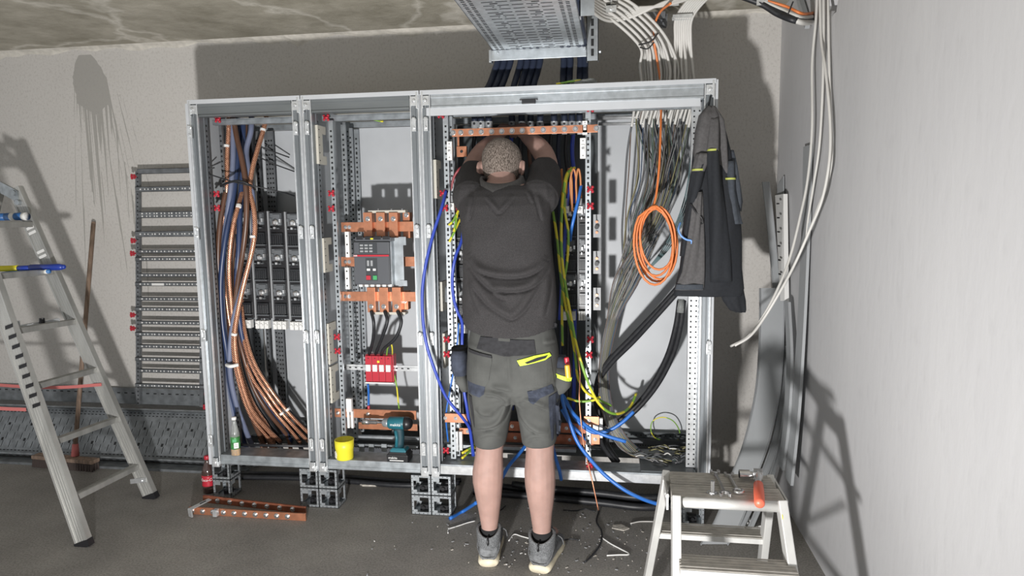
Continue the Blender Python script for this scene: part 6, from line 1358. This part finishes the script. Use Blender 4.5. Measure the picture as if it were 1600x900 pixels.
zf_ = .30; yf_ = yf-ff*(1-zf_/zp); zf_ = B(1140,892,yf_+.005).z; step(zf_, yf_, xl+.012, xr+.004, .075)
step(.16, yf-ff*.73, xl+.006, xr+.010)
mb = MB(); mb.bar((xr+.004,yr_+.02,zr_-.01),(xr+.020,yk+.16,.14),.022,.006); obj('step_brace', mb, ALUB, ST)
for s, xx in ((-1,xl-.012),(1,xr+.008)):
    mb = MB()
    for (yy,zz) in ((yf+.03,zp-.014),(yf+.06,zp-.02),(yk-.05,zp-.014),(yk-.02,zp-.03)): mb.ball((xx,yy,zz),.007)
    mb.box((xx-.003,yf+.02,zp-.055),(xx+.003,yk-.012,zp-.004)); obj('hinge_plate', mb, ALUB, ST, smooth=False)
c = Vector((xr-.0225,yf-.06,zp-.10)); c = B(1219,813,yf-.05); c.x = xr-.016; mb = MB(); mb.lathe((c.x-.002,c.y+.014,c.z),[(.011,0),(.011,.002)],20,0,(-1,0,0))
for v in mb.bm.verts: v.co.z = c.z+(v.co.z-c.z)*1.35
obj('sticker', mb, YEL, ST, label='oval yellow sticker')
mb = MB(); mb.bar((xrb-.045,yk+.14,.12),(xr-.03,yf-.10,zp*.62),.02,.004); obj('spreader', mb, ALUB, ST)
# tools on the platform
zt_ = zp+.002
def wrench(pa, pb_, ring_end, label):
    a, b = G(*pa,zt_+.006), G(*pb_,zt_+.006); d = (b-a); L = d.length; dn = d/L; s = Vector((-dn.y,dn.x,0)); mb = MB()
    mb.loft([[a+dn*t+s*w+Vector((0,0,-h)), a+dn*t+s*w*.6+Vector((0,0,h)), a+dn*t-s*w*.6+Vector((0,0,h)), a+dn*t-s*w+Vector((0,0,-h))] for t,w,h in ((.006,.007,.004),(.03,.0055,.0035),(L-.03,.006,.0035),(L-.01,.008,.004))])
    def jaw(c, dr, r):      # open jaw: a C-shaped plate
        pts_o, pts_i = [], []
        for k in range(13):
            an = math.radians(48+ (360-96)*k/12); v = dr*math.cos(an)+s*math.sin(an); pts_o.append(c+v*r); pts_i.append(c+v*r*.55)
        mb.prism([p+Vector((0,0,-.005)) for p in pts_o]+[p+Vector((0,0,-.005)) for p in pts_i[::-1]],(0,0,.010))
    jaw(a, -dn, .0165)
    if ring_end:
        R = .013; mb.tube([b+dn*(-R*math.cos(2*math.pi*k/20))+s*(R*math.sin(2*math.pi*k/20))+Vector((0,0,.002)) for k in range(21)],.0052,8)
    else: jaw(b, dn, .019)
    return tag(obj('wrench', mb, STEEL, smooth=False, bevel=.0006), label, 'wrench')
wrench((1117,737),(1133,772),False,'open-ended spanner with its wide jaw to the front, left of the two on the stool')
wrench((1139,741),(1154,768),True,'combination spanner with its ring end to the front, right of the two on the stool')
p = G(1113,770,zt_); BL = thing('hex_bolt', p, 'bolt standing on its hexagon head on the left of the stool top', 'bolt')
mb = MB(); mb.lathe(p,[(.0135,0),(.0135,.003),(.0125,.004)],6); mb.lathe(p,[(.017,.0),(.017,.0015)],20); obj('head', mb, STEEL, BL); mb = MB(); mb.tube([p+Vector((0,0,.003+.0022*k/2)) for k in range(33)],[.0056+(.0007 if k%2 else 0) for k in range(33)],12); obj('thread', mb, STEEL, BL)
RA = thing('ratchet', G(1185,765,zt_), 'ratchet with red-orange handle and big socket lying on the stool top', 'ratchet')
h0, h1 = G(1184,742,zt_+.022), G(1187,788,zt_+.014); d = (h1-h0); dn = d.normalized(); P = [h0+dn*t for t in (0,.012,.04,.075)]
mb = MB(); mb.tube(P,[.016,.016,.010,.009],14); mb.obox(h0+Vector((0,0,.002)),(1,0,0),dn,(0,0,1),.015,.018,.013); obj('head', mb, STEEL, RA, bevel=.002)
mb = MB(); mb.tube([h0+dn*t for t in (.065,.075,.12,d.length-.006,d.length)],[.010,.0145,.0155,.0150,.010],18); obj('grip', mb, REDOR, RA, smooth=True, label='red-orange grip')
mb = MB(); q = h0+Vector((-.012,0,.0)); mb.tube([q, q+Vector((-.012,0,0)), q+Vector((-.013,0,0)), q+Vector((-.045,0,-.001))],[.010,.010,.015,.0155],18); mb.cyl(q+Vector((-.0452,0,-.001)),q+Vector((-.0462,0,-.001)),.011,18,1); obj('socket', mb, [STEEL, HOLE], RA, smooth=False)
# ------------------------------------------------------------------ trunking lengths leaning in the corner
def chan(name, label, path, w, lip, M, wdir, ndir, cat='trunking', slots_=False):
    """a U-channel swept along path; wdir across, ndir towards the open side"""
    P = spl(path, 8); rg = []
    for i, p in enumerate(P):
        wd = Vector(wdir).normalized()*w/2; nd = Vector(ndir).normalized()*lip; t = Vector(ndir).normalized()*.002; s = Vector(wdir).normalized()*.002
        rg.append([p-wd+nd, p-wd, p+wd, p+wd+nd, p+wd-s+nd, p+wd-s+t, p-wd+s+t, p-wd+s+nd])
    mb = MB().loft(rg); return tag(obj(name, mb, M), label, cat)
chan('cable_trunking','broad grey trunking length bowed like a spring, foot on the floor, top against the wall',[B(1115,850,-.13),B(1139,808,-.04),B(1162,742,.09),B(1181,690,.19),B(1197,620,.29),B(1203,560,.34),B(1205,500,.38),B(1205,450,.41)],.118,.014,GREYPVC,(1,.12,0),(.12,-1,0))
chan('cable_trunking','narrow flat grey trunking strip with a free pointed top beside the jacket',[B(1223,560,.42),B(1217,500,.46),B(1210,420,.50),B(1203,345,.53),B(1196,284,.56)],.036,.008,GREYPVC,(1,.1,0),(.1,-1,0))
chan('cable_trunking','narrow grey trunking strip bowed beside the broad one',[B(1142,850,-.10),B(1180,770,.08),B(1207,700,.24),B(1222,620,.33),B(1227,540,.38)],.045,.010,GREYPVC,(.86,.5,0.1),(.5,-.86,0))
chan('cable_trunking','second narrow grey trunking strip right of the bowed ones',[B(1165,838,-.03),B(1196,765,.10),B(1217,700,.25),B(1229,620,.32),B(1232,540,.36)],.03,.010,GREYPVC,(.86,.5,0.1),(.5,-.86,0))
def flat(name, label, quad, t, M, cat='trunking', back=None):
    P = [X(px,py,WALLX-d) for px,py,d in quad]; n = (P[1]-P[0]).cross(P[2]-P[0]).normalized(); mb = MB().prism(P, n*t); return tag(obj(name, mb, M, bevel=.0008), label, cat)
o = flat('slotted_trunking','white slotted wiring duct standing in the corner behind the grey strips',((1211,305,.03),(1224,303,.03),(1226,470,.04),(1219,470,.05)),.02,WHITEP)
mb = MB()
for k in range(6): c = X(1215.5+k*.6,318+k*22,WALLX-.055); mb.box((c.x-.004,c.y-.02,c.z-.004),(c.x+.002,c.y+.012,c.z+.003))
obj('slot', mb, HOLE, o)
flat('trunking_piece','thin pale strip standing in the corner above the slotted duct',((1214,290,.02),(1224,275,.012),(1225,420,.012),(1219,420,.02)),.004,GREYPVC)
P = [(1257,228,.012),(1263,224,.010),(1258,420,.02),(1250,520,.03),(1243,620,.045),(1233,740,.06)]
path = [X(px,py,WALLX-d-.015) for px,py,d in ((1260,228,.0),(1258,330,.004),(1254,430,.01),(1249,530,.02),(1242,640,.03),(1231,752,.045))]
chan('cable_trunking','long grey trunking lid leaning flat against the right wall',path,.10,.012,GREYPVC,(0,1,0),(1,0,0))
path = [X(px,py,WALLX-d-.02) for px,py,d in ((1228,470,.02),(1232,560,.03),(1228,650,.04),(1219,730,.05))]
chan('cable_trunking','short grey trunking piece in the corner left of the long lid',path,.08,.012,GREYPVC,(0,1,0),(1,0,0))
for i in range(5):
    a = G(1150+i*5,800-i*7,.01); a = Vector((2.60+.03*i,.18+.06*i,.004)); b = Vector((2.74+.012*i,.36+.05*i,.62-.05*i)); mb = MB(); mb.bar(a,b,.030,.010,0,up=(0,-1,0)); mb.bar(a+Vector((0,-.006,0)),b+Vector((0,-.006,0)),.006,.004,1,up=(0,-1,0))
    tag(obj('plastic_strip', mb, [GREYPVC, GALVD]), 'short grey trunking offcut in the bundle leaning low in the corner', 'trunking', ).__setitem__('group','trunking offcuts in the corner')
mb = MB()
random.seed(8)
for k in range(16):
    c = Vector((2.62+random.uniform(-.05,.05),.02+random.uniform(-.04,.05),.008+random.uniform(0,.03))); a = random.uniform(0,3); d = Vector((math.cos(a),math.sin(a),random.uniform(-.2,.4)))*.02
    tag(obj('cable_offcut', MB().tube([c-d,c+d],.0045,6), WHITEP), 'white cable offcut in the heap on the floor behind the step stool', 'offcut','white offcuts behind the step stool')
mb.bm.free()
# ------------------------------------------------------------------ jacket hanging on the cabinet corner
JK = thing('work_jacket', B(1110,480,-.05), 'black and grey work jacket hanging from the right corner of the wide cabinet', 'jacket')
def cloth(name, rows, M, label=None, n=26, fold=.006, fr=5, ph=0.0, parent=None, sq=2.2):
    rg = []
    for i,(a,b,py,y,d) in enumerate(lerp_rows(rows,5)):
        r = ring(a,b,py,y,d,n,sq=sq); c = sum(r,Vector())/n
        for k,p in enumerate(r):
            t = 2*math.pi*k/n; v = Vector((p.x-c.x,p.y-c.y,0)); 
            if v.length > 1e-6: r[k] = p+v.normalized()*fold*math.sin(fr*t+ph+py*.02)*max(0,-math.sin(t)+.3)
        rg.append(r)
    mb = MB().loft(rg); o = obj(name, mb, M, parent or JK, smooth=True, label=label); return o
cloth('body', ((1100,1118,172,-.03,.02),(1090,1130,195,-.035,.03),(1084,1141,235,-.045,.045),(1080,1150,280,-.055,.055),(1076,1154,320,-.06,.06),(1068,1157,370,-.06,.06),(1062,1157,420,-.06,.055),(1055,1160,450,-.06,.05),(1053,1156,462,-.06,.04)), JDARK, 'black main panel')
cloth('shoulder', ((1104,1116,166,-.05,.015),(1092,1122,180,-.06,.032),(1086,1124,205,-.07,.040),(1083,1122,235,-.075,.040),(1085,1112,250,-.075,.034),(1090,1106,258,-.075,.02)), JGREY, 'grey left shoulder', fold=.005, fr=4)
cloth('shoulder', ((1108,1118,168,-.05,.015),(1112,1131,188,-.06,.030),(1115,1136,220,-.068,.036),(1119,1138,250,-.070,.034),(1125,1139,275,-.068,.028),(1131,1138,295,-.06,.018)), JGREY, 'grey right shoulder', fold=.004, fr=4, ph=1)
cloth('sleeve', ((1088,1104,244,-.10,.022),(1083,1104,258,-.105,.026),(1080,1102,270,-.105,.026),(1076,1098,290,-.10,.026),(1072,1090,320,-.095,.024),(1066,1082,360,-.09,.022),(1062,1078,400,-.085,.02)), JDARK, 'black left sleeve', fold=.004, fr=3)
cloth('sleeve_cuff', ((1088,1106,240,-.108,.022),(1083,1105,258,-.112,.026),(1081,1101,268,-.112,.026)), JGREY, 'grey upper left sleeve', fold=.003)
cloth('sleeve_piping', ((1081.5,1100.5,264,-.115,.0265),(1081,1100,267,-.115,.0265)), PIPING, 'thin yellow piping', fold=.0)
cloth('front_panel', ((1085,1098,300,-.115,.012),(1080,1099,340,-.12,.014),(1073,1100,385,-.12,.016),(1066,1100,425,-.118,.018),(1056,1099,448,-.115,.018),(1055,1098,453,-.112,.014)), JGREY, 'grey front panel', fold=.006, fr=4, ph=.6)
cloth('hem_band', ((1057,1098,444,-.120,.021),(1055,1098,452,-.118,.021)), JSLATE, 'slate hem band', fold=.003)
cloth('sleeve', ((1110,1122,185,-.08,.016),(1108,1123,205,-.10,.020),(1106,1123,222,-.112,.024),(1105,1123,235,-.118,.025)), JGREY, 'grey top of the front sleeve', fold=.004, fr=3)
cloth('sleeve', ((1106,1122,234,-.117,.024),(1104,1124,250,-.12,.026),(1106,1128,290,-.125,.028),(1108,1134,330,-.12,.03),(1108,1140,390,-.11,.03),(1108,1142,440,-.10,.028)), JDARK, 'black front sleeve', fold=.005, fr=3)
cloth('sleeve_piping', ((1105.5,1122.5,233,-.122,.0255),(1105,1122.5,236,-.122,.0255)), PIPING, 'thin yellow piping', fold=.0)
cloth('sleeve', ((1126,1146,235,-.045,.022),(1130,1152,260,-.06,.028),(1131,1157,290,-.06,.03),(1132,1160,315,-.055,.028),(1136,1158,330,-.05,.02)), JSLATE, 'slate back of the right sleeve', fold=.004)
cloth('sleeve', ((1130,1148,252,-.075,.022),(1131,1149,280,-.085,.026),(1133,1150,300,-.088,.026),(1137,1155,330,-.085,.026),(1142,1160,350,-.08,.020)), JSLATE, 'slate right sleeve', fold=.004, fr=3)
cloth('sleeve_piping', ((1131.5,1149,278,-.09,.0265),(1131.8,1149,281,-.09,.0265)), PIPING, 'thin yellow piping', fold=.0)
cloth('tail', ((1118,1156,430,-.05,.03),(1122,1160,450,-.05,.032),(1130,1164,470,-.05,.028),(1140,1165,484,-.05,.018),(1150,1164,488,-.05,.01)), JDARK, 'black back tail', fold=.004)
cloth('hem_band', ((1122,1154,437,-.085,.010),(1120,1152,447,-.085,.010)), JSLATE, 'slate hem tab', fold=.0)
mb = MB(); mb.tube(spl([B(*p) for p in ((1079,318,-.125),(1088,332,-.135),(1096,340,-.135),(1098,348,-.13),(1094,350,-.13))]),.0035,6); obj('zip_cord', mb, BLACK, JK, smooth=True)
mb = MB(); mb.tube(spl([B(*p) for p in ((1110,150,-.012),(1108,162,-.035),(1106,170,-.035))]),.0035,6); obj('hanging_loop', mb, JDARK, JK, smooth=True)
mb = MB(); mb.tube(spl([B(*p) for p in ((1063,348,-.10),(1060,358,-.125),(1064,368,-.13),(1072,374,-.13),(1080,376,-.13),(1081,381,-.13))]),.0045,8); tag(obj('blue_cable', mb, mat('sky_blue_sheath',(0.16,0.33,0.68),0.4), smooth=True), 'short light blue cable end sticking out at the left edge of the jacket', 'cable')
# ------------------------------------------------------------------ debris on the floor
random.seed(21)
def scrap(pts, r, M, lab, nm='wire_scrap'): cable(nm, lab, 'scrap', [G(px,py,r+.001) for px,py in pts], r, M, n=6, seg=5)
scrap(((936,798),(932,815),(940,830),(938,850),(925,868),(914,878)),.004,RUB,'long black cable scrap curling over the floor right of the worker')
scrap(((880,797),(900,798),(915,795),(930,799)),.003,RUB,'thin black cable-tie scrap on the floor right of the worker\'s shoe')
scrap(((700,826),(715,822),(730,817),(742,814)),.0025,WHITEP,'white wire scrap on the floor left of the worker\'s left shoe')
scrap(((700,833),(701,827),(712,823)),.0025,WHITEP,'short white wire scrap beside the longer one left of the worker')
scrap(((795,845),(803,835),(815,838),(826,841)),.0025,WHITEP,'bent white wire scrap on the floor between the worker\'s shoes')
scrap(((940,840),(955,850),(970,858),(983,866),(965,867),(948,868)),.003,WHITEP,'pale strip scrap folded in a V on the floor right of the worker')
scrap(((770,800),(782,797),(790,790)),.0025,RUB,'black wire scrap on the floor behind the worker\'s heels')
scrap(((876,846),(890,842),(904,844)),.003,RUB,'black wire scrap right of the worker\'s right shoe')
scrap(((985,818),(1000,815),(1022,815)),.003,GREYC,'pale wire scrap left of the step stool')
c = G(582,756,0); mb = MB(); pts = [(-.085,-.01),(-.04,-.045),(.03,-.04),(.085,-.005),(.05,.03),(-.03,.045),(-.08,.03)]; mb.prism([(c.x+x,c.y+y,.001) for x,y in pts],(0,0,.010)); tag(obj('plaster_lump', mb, PLASTER, bevel=.003), 'pale lump of plaster on the floor under the middle cabinet', 'plaster')
c = G(968,825,0); mb = MB(); mb.prism([(c.x+x,c.y+y,.001) for x,y in ((-.035,-.012),(.02,-.03),(.045,-.005),(.01,.03),(-.03,.02))],(0,0,.004)); tag(obj('plaster_lump', mb, PLASTER), 'flat pale flake on the floor left of the step stool', 'plaster')
mb = MB()
for k in range(210):
    px, py = random.gauss(900,130), random.gauss(848,30)
    if py < 790 or py > 899 or px > 1060 or px < 560: continue
    c = G(px,py,0); r = random.uniform(.001,.004); a = random.uniform(0,3.1); mb.obox((c.x,c.y,.0012),(math.cos(a),math.sin(a),0),(-math.sin(a),math.cos(a),0),(0,0,1),r*random.uniform(.6,2.2),r*.7,.0012,random.choice((0,2,2,2,1,0)))
o = obj('floor_crumbs', mb, [PLASTER, WHITEP, MIDG]); tag(o, 'scattered plaster crumbs and cable shavings on the floor around the worker', 'crumbs'); o['kind'] = 'stuff'
# bag of spare parts on the cabinet roof
p = B(905,126,.06); mb = MB(); zr = Z1+.006
for k in range(9): a = k*.7; mb.ball((p.x+.035*math.cos(a)+.02,.06+.02*math.sin(a),zr+.010+.004*(k%3)),.030,.022,.012)
tag(obj('plastic_bag', mb, PET, smooth=True), 'crumpled clear plastic bag lying on the roof of the wide cabinet', 'bag')
for i in range(3): cable('earth_wire', 'yellow-green wire piece on the cabinet roof beside the plastic bag', 'wire', [Vector((p.x-.10+.02*i,.03+.02*i,zr+.008)),Vector((p.x-.05,.03+.015*i,zr+.014+.004*i)),Vector((p.x+.01,.035+.01*i,zr+.020))],.004,YG,'yellow-green pieces on the roof')
cable('earth_wire','yellow-green loop hanging under the roof of the middle cabinet','wire',[B(*q) for q in ((565,180,.2),(580,186,.18),(598,190,.18),(592,184,.2))],.0035,YG)
cable('earth_wire','yellow-green wire under the roof of the left cabinet','wire',[B(*q) for q in ((408,188,.25),(422,187,.22),(438,190,.22))],.0035,YG)
